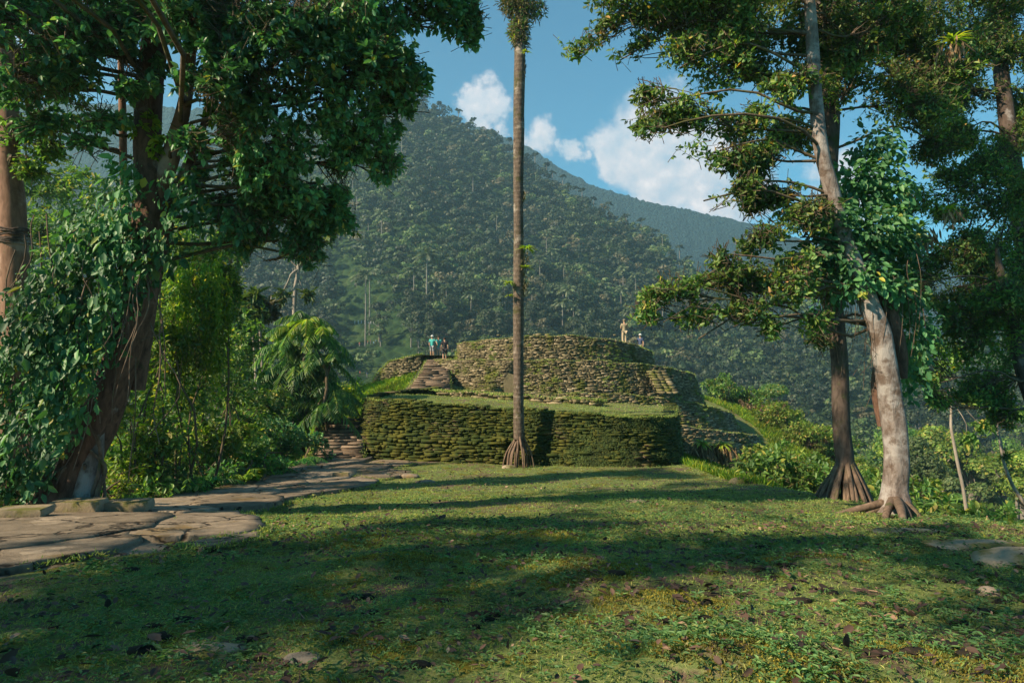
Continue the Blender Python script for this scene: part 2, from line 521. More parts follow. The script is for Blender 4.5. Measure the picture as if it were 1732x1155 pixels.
M['stone_low'] = stone_mat('stone_mossy', [(0, (0.045, 0.034, 0.024)), (0.4, (0.085, 0.062, 0.042)), (0.8, (0.13, 0.095, 0.065)), (1, (0.19, 0.14, 0.10))],
                           moss=(0.030, 0.045, 0.010), moss2=(0.072, 0.075, 0.014), lo=0.44, hi=0.56, scale=0.75, up=0.5, big_bias=(-5.2, -3.6, 0.10))
M['stone_up'] = stone_mat('stone_weathered', [(0, (0.060, 0.052, 0.033)), (0.4, (0.125, 0.108, 0.064)), (0.8, (0.20, 0.168, 0.10)), (1, (0.31, 0.26, 0.18))],
                          moss=(0.055, 0.068, 0.016), moss2=(0.11, 0.12, 0.022), lo=0.51, hi=0.65, scale=0.9, up=0.25)
M['stone_step'] = stone_mat('stone_step', [(0, (0.085, 0.064, 0.046)), (0.5, (0.155, 0.118, 0.085)), (1, (0.24, 0.19, 0.14))],
                            moss=(0.08, 0.09, 0.02), moss2=(0.16, 0.14, 0.04), lo=0.60, hi=0.75, scale=0.9, up=0.0)
M['stone_path'] = stone_mat('stone_path', [(0, (0.135, 0.115, 0.088)), (0.5, (0.19, 0.16, 0.125)), (1, (0.25, 0.215, 0.17))],
                            moss=(0.07, 0.075, 0.02), moss2=(0.17, 0.12, 0.05), lo=0.52, hi=0.68, scale=1.1, up=0.0, fine=6.0, cracks=True)
M['stone_block'] = stone_mat('stone_block', [(0, (0.20, 0.16, 0.10)), (1, (0.34, 0.29, 0.22))],
                             moss=(0.06, 0.07, 0.02), moss2=(0.11, 0.11, 0.03), lo=0.52, hi=0.7, scale=2.0, up=0.3, fine=8)
M['stone_pale'] = stone_mat('stone_pale', [(0, (0.16, 0.13, 0.10)), (1, (0.25, 0.21, 0.165))], lo=0.62, hi=0.8, up=0.2)


def ground_material():
    m_, g = new_mat('lawn_soil')
    tcn = g.n('ShaderNodeTexCoord')
    pos = tcn.outputs['Object']
    n_big = g.noise(pos, 0.45, 5, 0.6)
    n_mid = g.noise(pos, 2.6, 6, 0.68)
    n_fine = g.noise(pos, 26.0, 7, 0.75)
    grass = g.ramp(n_fine, [(0.28, (0.055, 0.075, 0.028)), (0.5, (0.13, 0.17, 0.055)), (0.72, (0.24, 0.24, 0.10))])
    moss = g.ramp(n_fine, [(0.3, (0.06, 0.065, 0.010)), (0.7, (0.17, 0.14, 0.02))])
    soil = g.ramp(n_fine, [(0.3, (0.045, 0.030, 0.024)), (0.55, (0.14, 0.095, 0.07)), (0.75, (0.27, 0.20, 0.15))])
    c = g.mix(g.smooth(n_mid, 0.50, 0.62), grass, moss)
    c = g.mix(g.smooth(g.math('ADD', g.math('MULTIPLY', n_mid, 0.6), g.math('MULTIPLY', n_big, 0.4)), 0.49, 0.41), c, soil)
    # dry litter and jungle floor away from the lawn
    sp = g.n('ShaderNodeSeparateXYZ', {0: pos})
    far = g.smooth(sp.outputs[1], 60, 110)
    c = g.mix(far, c, (0.03, 0.05, 0.018))
    bp = g.n('ShaderNodeBump', {'Strength': 0.9, 'Distance': 0.03, 'Height': g.math('ADD', g.math('MULTIPLY', n_fine, 0.6), n_mid)})
    bs = g.n('ShaderNodeBsdfPrincipled', {'Base Color': c, 'Roughness': 0.95, 'Specular IOR Level': 0.1, 'Normal': bp.outputs[0]})
    g.n('ShaderNodeOutputMaterial', {'Surface': bs.outputs[0]})
    return m_


def hill_material(name, ramp_, s1, s2, bump_d):
    m_, g = new_mat(name)
    tcn = g.n('ShaderNodeTexCoord')
    pos = tcn.outputs['Object']
    a = g.noise(pos, s1, 6, 0.65)
    b = g.n('ShaderNodeTexVoronoi', {'Vector': pos, 'Scale': s2}).outputs['Distance']
    c = g.ramp(g.math('ADD', g.math('MULTIPLY', a, 0.7), g.math('MULTIPLY', b, 0.3)), ramp_)
    h = g.math('SUBTRACT', g.math('MULTIPLY', a, 0.6), g.math('MULTIPLY', b, 1.0))
    bp = g.n('ShaderNodeBump', {'Strength': 1.0, 'Distance': bump_d, 'Height': h})
    bs = g.n('ShaderNodeBsdfPrincipled', {'Base Color': c, 'Roughness': 0.95, 'Specular IOR Level': 0.1, 'Normal': bp.outputs[0]})
    g.n('ShaderNodeOutputMaterial', {'Surface': bs.outputs[0]})
    return m_


M['ground'] = ground_material()
M['hill'] = hill_material('hill_grass', [(0.35, (0.010, 0.026, 0.009)), (0.5, (0.022, 0.048, 0.014)), (0.65, (0.045, 0.072, 0.022))], 0.12, 0.35, 1.2)
M['far'] = hill_material('far_forest_hazed', [(0.3, (0.008, 0.022, 0.026)), (0.7, (0.020, 0.046, 0.048))], 0.07, 0.30, 2.5)  # haze blue and cloud shade put into the distant forest's base colour

# ============================================================ terrain
PROF_Y = [-30, -5, 0, 3.3, 6, 9, 11, 14, 18, 22, 26, 34, 50, 60]
PROF_Z = [0.6, 0.15, 0.05, 0.0, -0.22, -0.60, -0.94, -1.31, -1.68, -1.97, -2.2, -3.0, -3.6, -6.5]
XR_Y = [-30, 0, 8.7, 10, 12, 14, 17, 20, 24, 40]
XR_X = [7.0, 6.6, 6.5, 6.35, 6.4, 6.45, 5.95, 5.45, 5.6, 6.5]
XL_Y = [-30, 0, 9, 14, 19, 26, 40]
XL_X = [-7.4, -7.4, -7.3, -6.7, -6.2, -6.9, -9]
U_K = [-0.75, -0.55, -0.40, -0.23, -0.145, -0.11, 0.0, 0.05, 0.124, 0.184, 0.23, 0.27, 0.37, 0.5, 0.75]
RIDGE_PY = [320, 330, 255, 195, 168, 195, 262, 310, 366, 403, 435, 475, 530, 560, 590]
RIDGE_D = [480, 480, 480, 480, 480, 480, 470, 460, 440, 420, 400, 380, 330, 300, 290]


def near_h(x, y):
    z = np.interp(y, PROF_Y, PROF_Z)
    xr = np.interp(y, XR_Y, XR_X)
    xl = np.interp(y, XL_Y, XL_X)
    k = np.interp(y, [0, 12, 18, 26, 50], [0.95, 0.95, 0.6, 0.36, 0.42])
    d = np.maximum(x - xr, 0)
    z = z - k * (np.sqrt(d * d + 0.6) - 0.775) * np.where(d > 0, 1, 0) * np.clip(1 - (d - 14) / 60, 0.3, 1)
    e = np.maximum(xl - x, 0)
    z = z - 0.42 * (np.sqrt(e * e + 0.5) - 0.707) * np.clip(1 - (e - 10) / 40, 0.3, 1)
    # the knoll that carries the terraces
    r1 = np.hypot(x + 4, y - 48)
    r2 = np.hypot(x - 5, y - 50)
    c1 = 1.45 - 0.35 * np.sqrt(r1 * r1 + 1)
    c2 = -3.0 - 0.50 * np.maximum(r2 - 9.0, 0)
    r3 = np.hypot(x - 13, y - 59)
    c3 = -0.9 - 0.30 * np.sqrt(r3 * r3 + 4) - 0.55 * np.maximum(x - 21, 0)
    c1 = c1 - 6 * np.clip((x - 2) / 6, 0, 1)
    return np.maximum(np.maximum(z, -60), np.maximum(np.maximum(c1, c2), c3))


def hill_h(x, y):
    u = np.clip(x / np.maximum(y, 1), -0.9, 0.9)
    py = np.interp(u, U_K, RIDGE_PY)
    rd = np.interp(u, U_K, RIDGE_D)
    zr = CAMZ + (600 - py) / FPX * rd
    zb = -14 - 26 * np.clip((u - 0.12) / 0.3, 0, 1)
    t = np.clip((y - 150) / (rd - 150), 0, 1.4)
    z = np.where(t <= 1, zb + (zr - zb) * t ** 1.5, np.maximum(zr - (t - 1) * 620, -45))
    q = np.c_[np.ravel(x), np.ravel(y)]
    nz = fbm(q / 55.0, 11, 4).reshape(np.shape(x))
    z = z + nz * 9 * np.clip(t * 3, 0, 1) * np.clip((1 - t) * 4 + 0.25, 0, 1)
    # walked terraces in the clearing
    cl = clearing(x, y)
    step = 4.2
    zs = np.floor(z / step) * step + step * np.clip(((z / step) % 1 - 0.55) / 0.45, 0, 1)
    return z + (zs - z) * cl


def clearing(x, y):
    px = 866 + FPX * x / np.maximum(y, 1)
    cx = np.interp(y, [150, 200, 230, 262, 300], [650, 628, 628, 610, 575])
    hw = np.interp(y, [140, 150, 215, 250, 285, 300], [0, 60, 62, 52, 26, 0])
    return np.clip((hw - np.abs(px - cx)) / 12.0 + 0.5, 0, 1) * (y > 145) * (y < 300)


def H(x, y):
    x, y = np.asarray(x, float), np.asarray(y, float)
    t = np.clip((y - 55) / 95, 0, 1)
    t = t * t * (3 - 2 * t)
    a = near_h(x, y)
    b = hill_h(x, np.maximum(y, 100))
    mid = a * (1 - t) + b * t
    return mid


BUMPS = [(1.05, 3.38, 0.66, 0.20), (-1.0, 5.9, 0.5, 0.07), (0.45, 5.6, 0.6, 0.07), (1.0, 4.7, 0.4, 0.06), (-0.95, 3.8, 0.32, 0.06), (0.2, 7.6, 0.6, 0.06), (-1.6, 7.4, 0.7, 0.06), (2.6, 6.2, .5, .06), (2.2, 3.6, .4, .05)]


def micro(x, y):
    q = np.c_[np.ravel(x), np.ravel(y)]
    m1 = (fbm(q * 0.9, 3, 3) * 0.045 + fbm(q * 4.0, 5, 3) * 0.016).reshape(np.shape(x))
    for bx, by, br, bh in BUMPS:
        r = np.hypot(x - bx, (y - by) * 1.2) / br
        m1 = m1 + bh * np.exp(-r * r * 1.6)
    return m1 * np.clip((60 - y) / 30, 0, 1)


def HG(x, y):
    return H(x, y) + micro(np.asarray(x, float), np.asarray(y, float))


def h1(x, y):
    return float(HG(np.array([float(x)]), np.array([float(y)]))[0])


def grid_mesh(name, xs, ys, zf, mat, smooth=True):
    X, Y = np.meshgrid(xs, ys)
    Z = zf(X, Y)
    mb = MB()
    nx, ny = len(xs), len(ys)
    i = np.arange(ny - 1)[:, None] * nx
    j = np.arange(nx - 1)[None, :]
    F = np.stack([i + j, i + j + 1, i + j + 1 + nx, i + j + nx], -1).reshape(-1, 4)
    mb.add(np.stack([X, Y, Z], -1).reshape(-1, 3), F)
    return mb.build(name, mat, smooth=smooth)


def stretch(a, n_in, step, lim):
    inner = list(np.arange(-a, a + 1e-6, n_in))
    o, s = [], step
    p = a
    while p < lim:
        p += s
        s *= 1.12
        o.append(p)
    return np.array([-v for v in reversed(o)] + inner + o)


gx = stretch(11, 0.10, 0.2, 900)
gy = np.concatenate([np.linspace(-25, 2, 30), np.arange(2.1, 26, 0.10), np.arange(26, 60, 0.5), np.arange(60, 150.01, 2.0)])
tag(grid_mesh('ground', gx, gy, HG, M['ground']), kind='structure')
hx = np.concatenate([np.linspace(-900, -260, 25), np.arange(-255, 255, 2.5), np.linspace(260, 900, 25)])
hy = np.concatenate([np.arange(150, 560, 2.5), np.linspace(565, 800, 20)])
tag(grid_mesh('hills', hx, hy, HG, M['hill']), kind='structure')


def far_range(name, dist, keys, base, depth, seed, amp):
    """a mountain range: ridge profile (px, py) at distance dist, with real slopes on both sides"""
    kx = np.array([k[0] for k in keys], float)
    ky = np.array([k[1] for k in keys], float)
    xs = np.linspace((kx[0] - 866) / FPX * dist, (kx[-1] - 866) / FPX * dist, 800)
    ys = np.linspace(-depth, depth, 90)

    def zf(X, Y):
        px = 866 + X / dist * FPX
        zr = CAMZ + (600 - np.interp(px, kx, ky)) / FPX * dist - 20
        t = 1 - np.abs(Y - dist) / depth
        q = np.c_[X.ravel(), Y.ravel()]
        rid = np.abs(fbm(q / (depth * 0.4), seed, 5)).reshape(X.shape)
        return base + (zr - base) * t ** 0.9 - rid * amp * (1.15 - t) * 2 + fbm(q / 45, seed + 5, 4).reshape(X.shape) * amp * 0.22 + np.abs(vnoise(q / 5.0, seed + 7)).reshape(X.shape) * 4.0
    tag(grid_mesh(name, xs, ys + dist, zf, M['far']), kind='structure')


far_range('mountains', 960, [(-400, 330), (300, 260), (700, 225), (760, 190), (800, 182), (850, 198), (905, 222), (950, 256), (1000, 285), (1080, 310), (1150, 322),
                             (1220, 338), (1270, 350), (1350, 375), (1450, 395), (1550, 405), (1750, 420), (2100, 470)], -60, 190, 31, 22)
far_range('mountains_near', 720, [(780, 330), (860, 262), (930, 290), (1000, 335), (1080, 370), (1150, 400), (1230, 420), (1330, 445), (1500, 450), (1800, 470), (2200, 520)], -50, 90, 41, 12)
far_range('mountains_shadowed', 740, [(-900, 140), (-300, 130), (0, 134), (250, 140), (450, 150), (600, 200), (720, 300), (800, 420)], -60, 120, 51, 16)

# ============================================================ dry stone masonry
rngS = np.random.default_rng(7)


def masonry(mb, path, z0f, z1f, batter=0.18, course=0.09, length=0.34, depth=0.35, jit=0.035, rng=rngS, mat=0):
    """courses of thin irregular stones along path (xy list, outward = right-hand side)"""
    path = smooth_path(np.asarray(path, float), max(12, len(path) * 8))
    seg = np.linalg.norm(np.diff(path, axis=0), axis=1)
    s = np.concatenate([[0], np.cumsum(seg)])
    T = unit(np.gradient(path, axis=0))
    Nn = np.c_[T[:, 1], -T[:, 0]]
    zmin = min(z0f(*p) for p in path)
    zmax = max(z1f(*p) for p in path)
    rows = []
    z = zmin
    while z < zmax:
        h = course * rng.uniform(0.7, 1.35)
        pos = rng.uniform(-length, 0)
        rowoff = rng.normal() * 0.012
        while pos < s[-1]:
            L = length * rng.choice([0.45, 0.7, 1.0, 1.3, 1.9], p=[.2, .25, .25, .2, .1]) * rng.uniform(0.85, 1.15)
            a, b = max(pos, 0), min(pos + L, s[-1])
            pos += L
            if b - a < 0.05:
                continue
            mid = (a + b) / 2
            cx, cy = np.interp(mid, s, path[:, 0]), np.interp(mid, s, path[:, 1])
            zt, zb = z1f(cx, cy), z0f(cx, cy)
            zz = z + rng.normal() * 0.012
            if zz > zt or zz + h < zb:
                continue
            rows.append((a, b, zz, h, rowoff + rng.normal() * jit + (0.05 if rng.random() < 0.06 else 0), batter * (zt - zz)))
        z += h
    if not rows:
        return
    R = np.array(rows)
    a, b, zz, h, o, bt = R.T
    off = o + bt
    g_ = 0.007
    a = a + g_
    b = b - g_

    def pt(sv, offv, zv):
        x = np.interp(sv, s, path[:, 0]) + np.interp(sv, s, Nn[:, 0]) * offv
        y = np.interp(sv, s, path[:, 1]) + np.interp(sv, s, Nn[:, 1]) * offv
        return np.stack([x, y, zv], 1)
    n = len(R)
    r = lambda k: rng.normal(size=n) * k
    ht = h * rng.uniform(0.82, 1.06, n)
    jh = np.minimum(0.016, course * 0.16)
    m_ = (a + b) / 2 + (b - a) * rng.uniform(-0.2, 0.2, n)
    # front outline: 6 points so the stones are not perfect boxes
    V = np.stack([pt(a, off - 0.012, zz + r(jh)), pt(m_, off + 0.006 + r(0.014), zz + r(jh)), pt(b, off - 0.012, zz + r(jh)),
                  pt(b, off - 0.012 + r(0.008), zz + ht + r(jh)), pt(m_, off - 0.004 + r(0.014), zz + ht + r(jh)), pt(a, off - 0.012 + r(0.008), zz + ht + r(jh)),
                  pt(a, off - depth, zz), pt(m_, off - depth, zz), pt(b, off - depth, zz),
                  pt(b, off - depth, zz + ht), pt(m_, off - depth, zz + ht), pt(a, off - depth, zz + ht)], 1).reshape(-1, 3)
    q = np.arange(n)[:, None] * 12
    F = np.concatenate([q + np.array([f]) for f in ([0, 1, 4, 5], [1, 2, 3, 4], [5, 4, 10, 11], [4, 3, 9, 10], [0, 6, 7, 1], [1, 7, 8, 2], [0, 5, 11, 6], [2, 8, 9, 3])])
    mb.add(V, F, mat)


def core(path, z0f, z1f, batter, inset=0.14, mat=None, parent=None, name='core'):
    """solid earth behind the stones"""
    path = smooth_path(np.asarray(path, float), max(12, len(path) * 8))
    T = unit(np.gradient(path, axis=0))
    Nn = np.c_[T[:, 1], -T[:, 0]]
    zt = np.array([z1f(*p) for p in path])
    zb = np.array([z0f(*p) for p in path]) - 0.3
    bot = path + Nn * (batter * (zt - zb) - inset)[:, None]
    top = path - Nn * inset
    mb = MB()
    n = len(path)
    V = np.vstack([np.c_[bot, zb], np.c_[top, zt - 0.05]])
    i = np.arange(n - 1)
    mb.add(V, np.stack([i, i + 1, i + 1 + n, i + n], 1))
    return mb.build(name, mat or M['dark_core'], parent)


def arc(cx, cy, r, a0, a1, n=14, wob=0.0, seed=0):
    """clockwise-outward arc seen from above: a0->a1 in degrees"""
    a = np.radians(np.linspace(a0, a1, n))
    rr = r + wob * vnoise(np.c_[a * 2.2, np.full(n, seed * 3.3)], seed)
    return [(cx + r_ * math.cos(t), cy + r_ * math.sin(t)) for t, r_ in zip(a, rr)]


def disc_cap(mb, ring, zf, inner, zc, mat):
    """turf cap between wall head and centre"""
    ring = np.asarray(ring, float)
    n = len(ring)
    c = np.asarray(inner, float)
    rows = []
    for k, t in enumerate(np.linspace(0, 1, 9)):
        xy = ring * (1 - t) + c * t
        z = np.array([zf(*p) for p in ring]) * (1 - t) + zc * t + 0.02
        z = z + vnoise(xy * 1.7, 9) * 0.04
        rows.append(np.c_[xy, z])
    V = np.vstack(rows)
    i = np.arange(8)[:, None] * n
    j = np.arange(n - 1)[None, :]
    F = np.stack([i + j, i + j + 1, i + j + 1 + n, i + j + n], -1).reshape(-1, 4)
    mb.add(V, F, mat)


def turf(mb, pts, rng, n, L=0.10, up=1.0, spread=0.5, mat=0, W=0.25):
    """grass blades along/around given points"""
    pts = np.asarray(pts, float)
    idx = rng.integers(0, len(pts), n)
    C = pts[idx] + rng.normal(size=(n, 3)) * np.array((0.06, 0.06, 0.01))
    D = rng.normal(size=(n, 3)) * spread + np.array((0, 0, up))
    N = rng.normal(size=(n, 3))
    Ls = L * rng.uniform(0.5, 1.4, n)
    leaves(mb, C, D, N, Ls, Ls * W, 0.1, 0.25, mat)


temple = empty('terrace_mound', (3.5, 50, -3))
tag(temple, 'round stepped stone terrace mound rising in rough dry stone rings behind the lower platform', 'terrace')
temple_off = np.array((3.5, 50, -3.0))


def under(o, root_off):
    o.location = tuple(-root_off)
    return o


def zr(front, right, left, cx, half):
    """wall-head height that sags to either side"""
    def f(x, y):
        t = (x - cx) / half
        s_ = max(-1, min(1, t))
        return front - ((front - right) * s_ ** 2 if s_ > 0 else (front - left) * s_ ** 2) + 0.05 * math.sin(x * 2.1) * math.cos(y * 1.3)
    return f


tiers = [
    # name, ring, z0, z1f, batter
    ('upper_ring_wall', arc(3.1, 50, 7.0, 178, 362, 20, 0.15, 1), lambda x, y: 1.0 - 0.10 * max(0, x - 3), zr(2.78, 1.65, 2.35, 3.1, 7.2), 0.16, 0.058, 0.27),
    ('middle_ring_wall', arc(3.5, 50, 9.4, 192, 362, 22, 0.35, 2), lambda x, y: -1.0 - 3.4 * min(1, max(0, (x - 6.5) / 5)), zr(1.25, 0.10, 1.3, 3.6, 9.4), 0.36, 0.060, 0.27),
    ('lower_ring_wall', arc(4.1, 50, 11.2, 222, 365, 22, 0.25, 3), lambda x, y: -3.0 - 1.6 * min(1, max(0, (x - 6) / 5)), zr(-0.62, -2.5, -0.62, 4.0, 11.2), 0.50, 0.064, 0.30),
    ('foot_ring_wall', arc(4.5, 49.7, 12.5, 262, 365, 20, 0.2, 4), lambda x, y: -6.4, zr(-2.1, -4.0, -1.8, 4.0, 13.0), 0.55, 0.08, 0.34),
]
rngt = np.random.default_rng(21)
for nm, ring, z0, z1f, bt, crs, ln in tiers:
    z0f = (lambda x, y, z0=z0: z0(x, y))
    mb = MB()
    masonry(mb, ring, z0f, z1f, bt, crs, ln, 0.5, 0.04)
    o = under(mb.build(nm, M['stone_up'], temple), temple_off)
    c = core(ring, z0f, z1f, bt, parent=o, name='earth_core')
    mb = MB()
    cxy = (3.6, 50)
    disc_cap(mb, ring, lambda x, y: z1f(x, y) - 0.07, cxy, {'upper_ring_wall': 1.9, 'middle_ring_wall': 0.2, 'lower_ring_wall': -2.6, 'foot_ring_wall': -3.6}[nm], 0)
    cap = mb.build('turf_cap', M['ground'], o)
    mb = MB()
    rp = smooth_path(np.asarray(ring), 200)
    pts = np.array([(p[0], p[1], z1f(*p)) for p in rp])
    ctr = np.array((3.6, 50, 0))
    pts2 = pts + (ctr * np.array((1, 1, 0)) - pts * np.array((1, 1, 0))) * rngt.uniform(0.0, 0.10, (len(pts), 1))
    turf(mb, np.vstack([pts, pts2]), rngt, 3000, 0.07)
    # tufts rooted in the wall joints
    k = rngt.integers(0, len(rp), 500)
    T_ = unit(np.gradient(rp, axis=0))[k]
    n_ = np.c_[T_[:, 1], -T_[:, 0]]
    zt = pts[k, 2]
    zb = np.array([z0f(*p) for p in rp[k]])
    w = rngt.uniform(0, 1, len(k)) ** 0.8
    zz = zt - (zt - zb) * w
    C = np.c_[rp[k] + n_ * ((zt - zz) * bt + 0.03)[:, None], zz]
    keep = vnoise(C * 0.8, 77) > 0.25
    turf(mb, C[keep], rngt, 6000, 0.09, 0.5, 0.7)
    mb.build('turf_tufts', M['grass'], o)

# left flank wall of the mound and the little stair against the face
ring = [(-10.8, 50.5), (-10.2, 48.2), (-9.0, 46.6), (-7.4, 46.0), (-6.1, 46.0)]
z1f = lambda x, y: float(np.interp(x, [-10.8, -9.8, -9.2, -8.3, -7.2, -6.1], [-1.1, -0.5, 0.35, 1.12, 1.38, 1.62]))
z0f = lambda x, y: h1(x, y) - 0.5
mb = MB()
masonry(mb, ring, z0f, z1f, 0.2, 0.072, 0.30, 0.5, 0.04)
o = under(mb.build('flank_wall', M['stone_up'], temple), temple_off)
core(ring, z0f, z1f, 0.2, parent=o, name='earth_core')
mb = MB()
disc_cap(mb, ring + [(-5.5, 46.3)], lambda x, y: z1f(x, y) - 0.06, (-4, 51), 1.45, 0)
mb.build('turf_cap', M['ground'], o)
mb = MB()
turf(mb, [(p[0], p[1], z1f(*p)) for p in smooth_path(np.asarray(ring), 80)], rngt, 900, 0.12)
mb.build('turf_tufts', M['grass'], o)
# upright slab set in the face
mb = MB()
a = np.array((3.6 + 10.35 * math.cos(math.radians(249.0)), 50 + 10.35 * math.sin(math.radians(249.0)), 0.0))
V = np.array([(-.34, 0, -.75), (.36, 0, -.78), (.42, -.03, -.1), (.22, -.05, .42), (-.12, -.04, .52), (-.4, -.02, .05)])
V2 = V + np.array((0, .25, 0))
mb.add(np.vstack([V, V2]) + a, [(0, 1, 2, 3), (0, 3, 4, 5)])
mb.add(np.vstack([V, V2]) + a, [(i, 6 + i, 6 + (i + 1) % 6, (i + 1) % 6) for i in range(6)])
under(mb.build('upright_slab', M['stone_up'], temple), temple_off)
mb = MB()      # stubby steps let into the face, right of centre
for k in range(9):
    zc = -0.65 + k * 0.15
    xx = 9.15 - k * 0.05
    yy = 40.15 + k * 0.17
    w = 0.55
    for q in range(3):
        x0 = xx - w + q * w * 0.66
        V = np.array([(x0, yy - .45, zc), (x0 + w * .64, yy - .47, zc), (x0 + w * .64, yy + .4, zc), (x0, yy + .4, zc)])
        V = V + rngS.normal(size=V.shape) * .02
        mb.add(np.vstack([V, V + np.array((0, 0, .11))]), [(4, 5, 6, 7), (0, 1, 5, 4), (1, 2, 6, 5), (3, 0, 4, 7)])
under(mb.build('face_steps', M['stone_up'], temple), temple_off)
# loose rocks on the rim of the top
mb = MB()


def rock(c, r, rng, n=10, m_=7, flat=0.6, rough=0.18, seed=0):
    th = np.linspace(0, 2 * math.pi, n, endpoint=False)
    ph = np.linspace(0.02, math.pi - 0.02, m_)
    V = np.array([(math.sin(p) * math.cos(t), math.sin(p) * math.sin(t), math.cos(p)) for p in ph for t in th])
    V = V * (1 + rough * fbm(V * 1.4 + seed * 3.7, seed, 3)[:, None] * 2.2)
    V = np.sign(V) * np.abs(V) ** 0.85
    V = V * np.array(r) * np.array((1, 1, flat)) + np.array(c)
    F = [(i * n + j, i * n + (j + 1) % n, (i + 1) * n + (j + 1) % n, (i + 1) * n + j) for i in range(m_ - 1) for j in range(n)]
    return V, F


for k, (px, s_) in enumerate([(912, .20), (926, .16), (905, .12), (843, .10), (1040, .09)]):
    q = P(px, 567, 43.4)
    mb = MB()
    mb.add(*rock((q[0], 43.5, 2.85), (s_ * 1.2, s_, s_), rngS, seed=k))
    under(mb.build('rim_rock', M['stone_up'], temple), temple_off)

# ---- lower platform
plat = empty('stone_platform', (0, 25, -2.2))
plat_off = np.array((0, 25, -2.2))
tag(plat, 'long mossy dry stone platform wall with a grassy top in front of the round mound', 'platform wall')
pring = [(-4.3, 37.5), (-5.25, 30), (-5.42, 26.2), (-5.25, 24.7), (-4.5, 24.1), (-2.0, 23.3), (1.0, 22.5), (2.8, 22.0), (3.9, 21.95), (4.7, 22.25), (5.3, 22.9), (5.8, 24.2), (6.4, 26.8), (7.4, 31)]
pz1 = lambda x, y: 0.03 - 0.046 * (x + 5) - 0.015 * max(0, y - 26) + 0.02 * math.sin(x * 3)
pz0 = lambda x, y: -2.35 - 0.25 * max(0, (y - 26) / 6)
mb = MB()
masonry(mb, pring, pz0, pz1, 0.15, 0.050, 0.28, 0.45, 0.030)
fw = under(mb.build('retaining_wall', M['stone_low'], plat), plat_off)
core(pring, pz0, pz1, 0.15, parent=fw, name='earth_core')
# projecting footing course on the left half
fring = [(-5.55, 26.0), (-5.38, 24.45), (-4.6, 23.8), (-2.0, 22.98), (-0.2, 22.5)]
mb = MB()
masonry(mb, fring, pz0, lambda x, y: -1.18 + 0.02 * math.sin(x * 5), 0.10, 0.075, 0.36, 0.45, 0.03)
under(mb.build('footing_wall', M['stone_low'], plat), plat_off)
# turf top
mb = MB()
xs = np.linspace(0, 1, 60)
edge = smooth_path(np.asarray(pring), 160)
lft = edge[edge[:, 0] < 0]
for_top = []
ysl = np.linspace(21.7, 37, 60)


def plat_x(y):
    """left and right platform edges at depth y"""
    e = edge[:, 1]
    i0 = np.argmin(edge[:, 1])
    L_, R_ = edge[:i0 + 1], edge[i0:]
    return np.interp(y, L_[::-1, 1], L_[::-1, 0]), np.interp(y, R_[:, 1], R_[:, 0])


rows = []
for y in ysl:
    xl_, xr_ = plat_x(y)
    yy = max(y, 21.86)
    X = xl_ + (xr_ - xl_) * xs
    Z = np.array([pz1(x, yy) for x in X]) - 0.02
    back = np.clip((yy - (26.6 - 0.12 * X)) / 0.5, 0, 1)
    Z = Z - 0.0 * back
    Z = Z + vnoise(np.c_[X * 1.5, np.full(len(X), yy * 1.5)], 4) * 0.035
    dn = np.clip((yy - 28.6) / 8, 0, 1)
    Z = Z - dn * 0.7
    rows.append(np.c_[X, np.full(len(X), yy), Z])
V = np.vstack(rows)
n = len(xs)
i = np.arange(len(ysl) - 1)[:, None] * n
j = np.arange(n - 1)[None, :]
mb.add(V, np.stack([i + j, i + j + 1, i + j + 1 + n, i + j + n], -1).reshape(-1, 4))
ptop = under(mb.build('turf_top', M['ground'], plat), plat_off)
mb = MB()
turf(mb, V + np.array((0, 0, 0.0)), rngt, 26000, 0.045, W=0.25)
epts = np.array([(p[0], p[1] - 0.02, pz1(*p)) for p in edge[(edge[:, 1] < 27)]])
turf(mb, epts, rngt, 1500, 0.06, 0.5, 0.9, W=0.2)
under(mb.build('turf_blades', M['grass'], plat), plat_off)
# grass hanging over the right-hand rounding of the wall
mb = MB()
er = edge[edge[:, 1] < 28]
er = np.stack([np.interp(np.linspace(0, len(er) - 1, 1500), np.arange(len(er)), er[:, q]) for q in (0, 1)], 1)
k = rngt.integers(0, len(er), 110000)
wz = rngt.uniform(0, 1, len(k))
zt = np.array([pz1(*p) for p in er])[k]
T_ = unit(np.gradient(er, axis=0))[k]
n_ = np.c_[T_[:, 1], -T_[:, 0]]
zz = zt - wz * np.interp(er[k][:, 0], [-5, 5], [2.15, 1.7])
C = np.c_[er[k] + n_ * ((zt - zz) * 0.15 + 0.03)[:, None], zz]
C += rngt.normal(size=C.shape) * 0.01
pr = np.clip((C[:, 0] - 0.2) / 4.0, -0.15, 0.14) + 1.0 * fbm(C * np.array((.8, .8, 1.6)), 8, 4)
kk = rngt.uniform(0, 1, len(C)) < pr
C, n_ = C[kk], n_[kk]
D = np.c_[n_ * 0.35, np.full(len(C), -0.8)] + rngt.normal(size=C.shape) * 0.4
leaves(mb, C, D, np.c_[n_, np.full(len(C), .4)] + rngt.normal(size=C.shape) * 0.3, rngt.uniform(0.02, 0.075, len(C)), 0.016, 0.1, 0.0)
under(mb.build('hanging_grass', M['moss_face'], plat), plat_off)
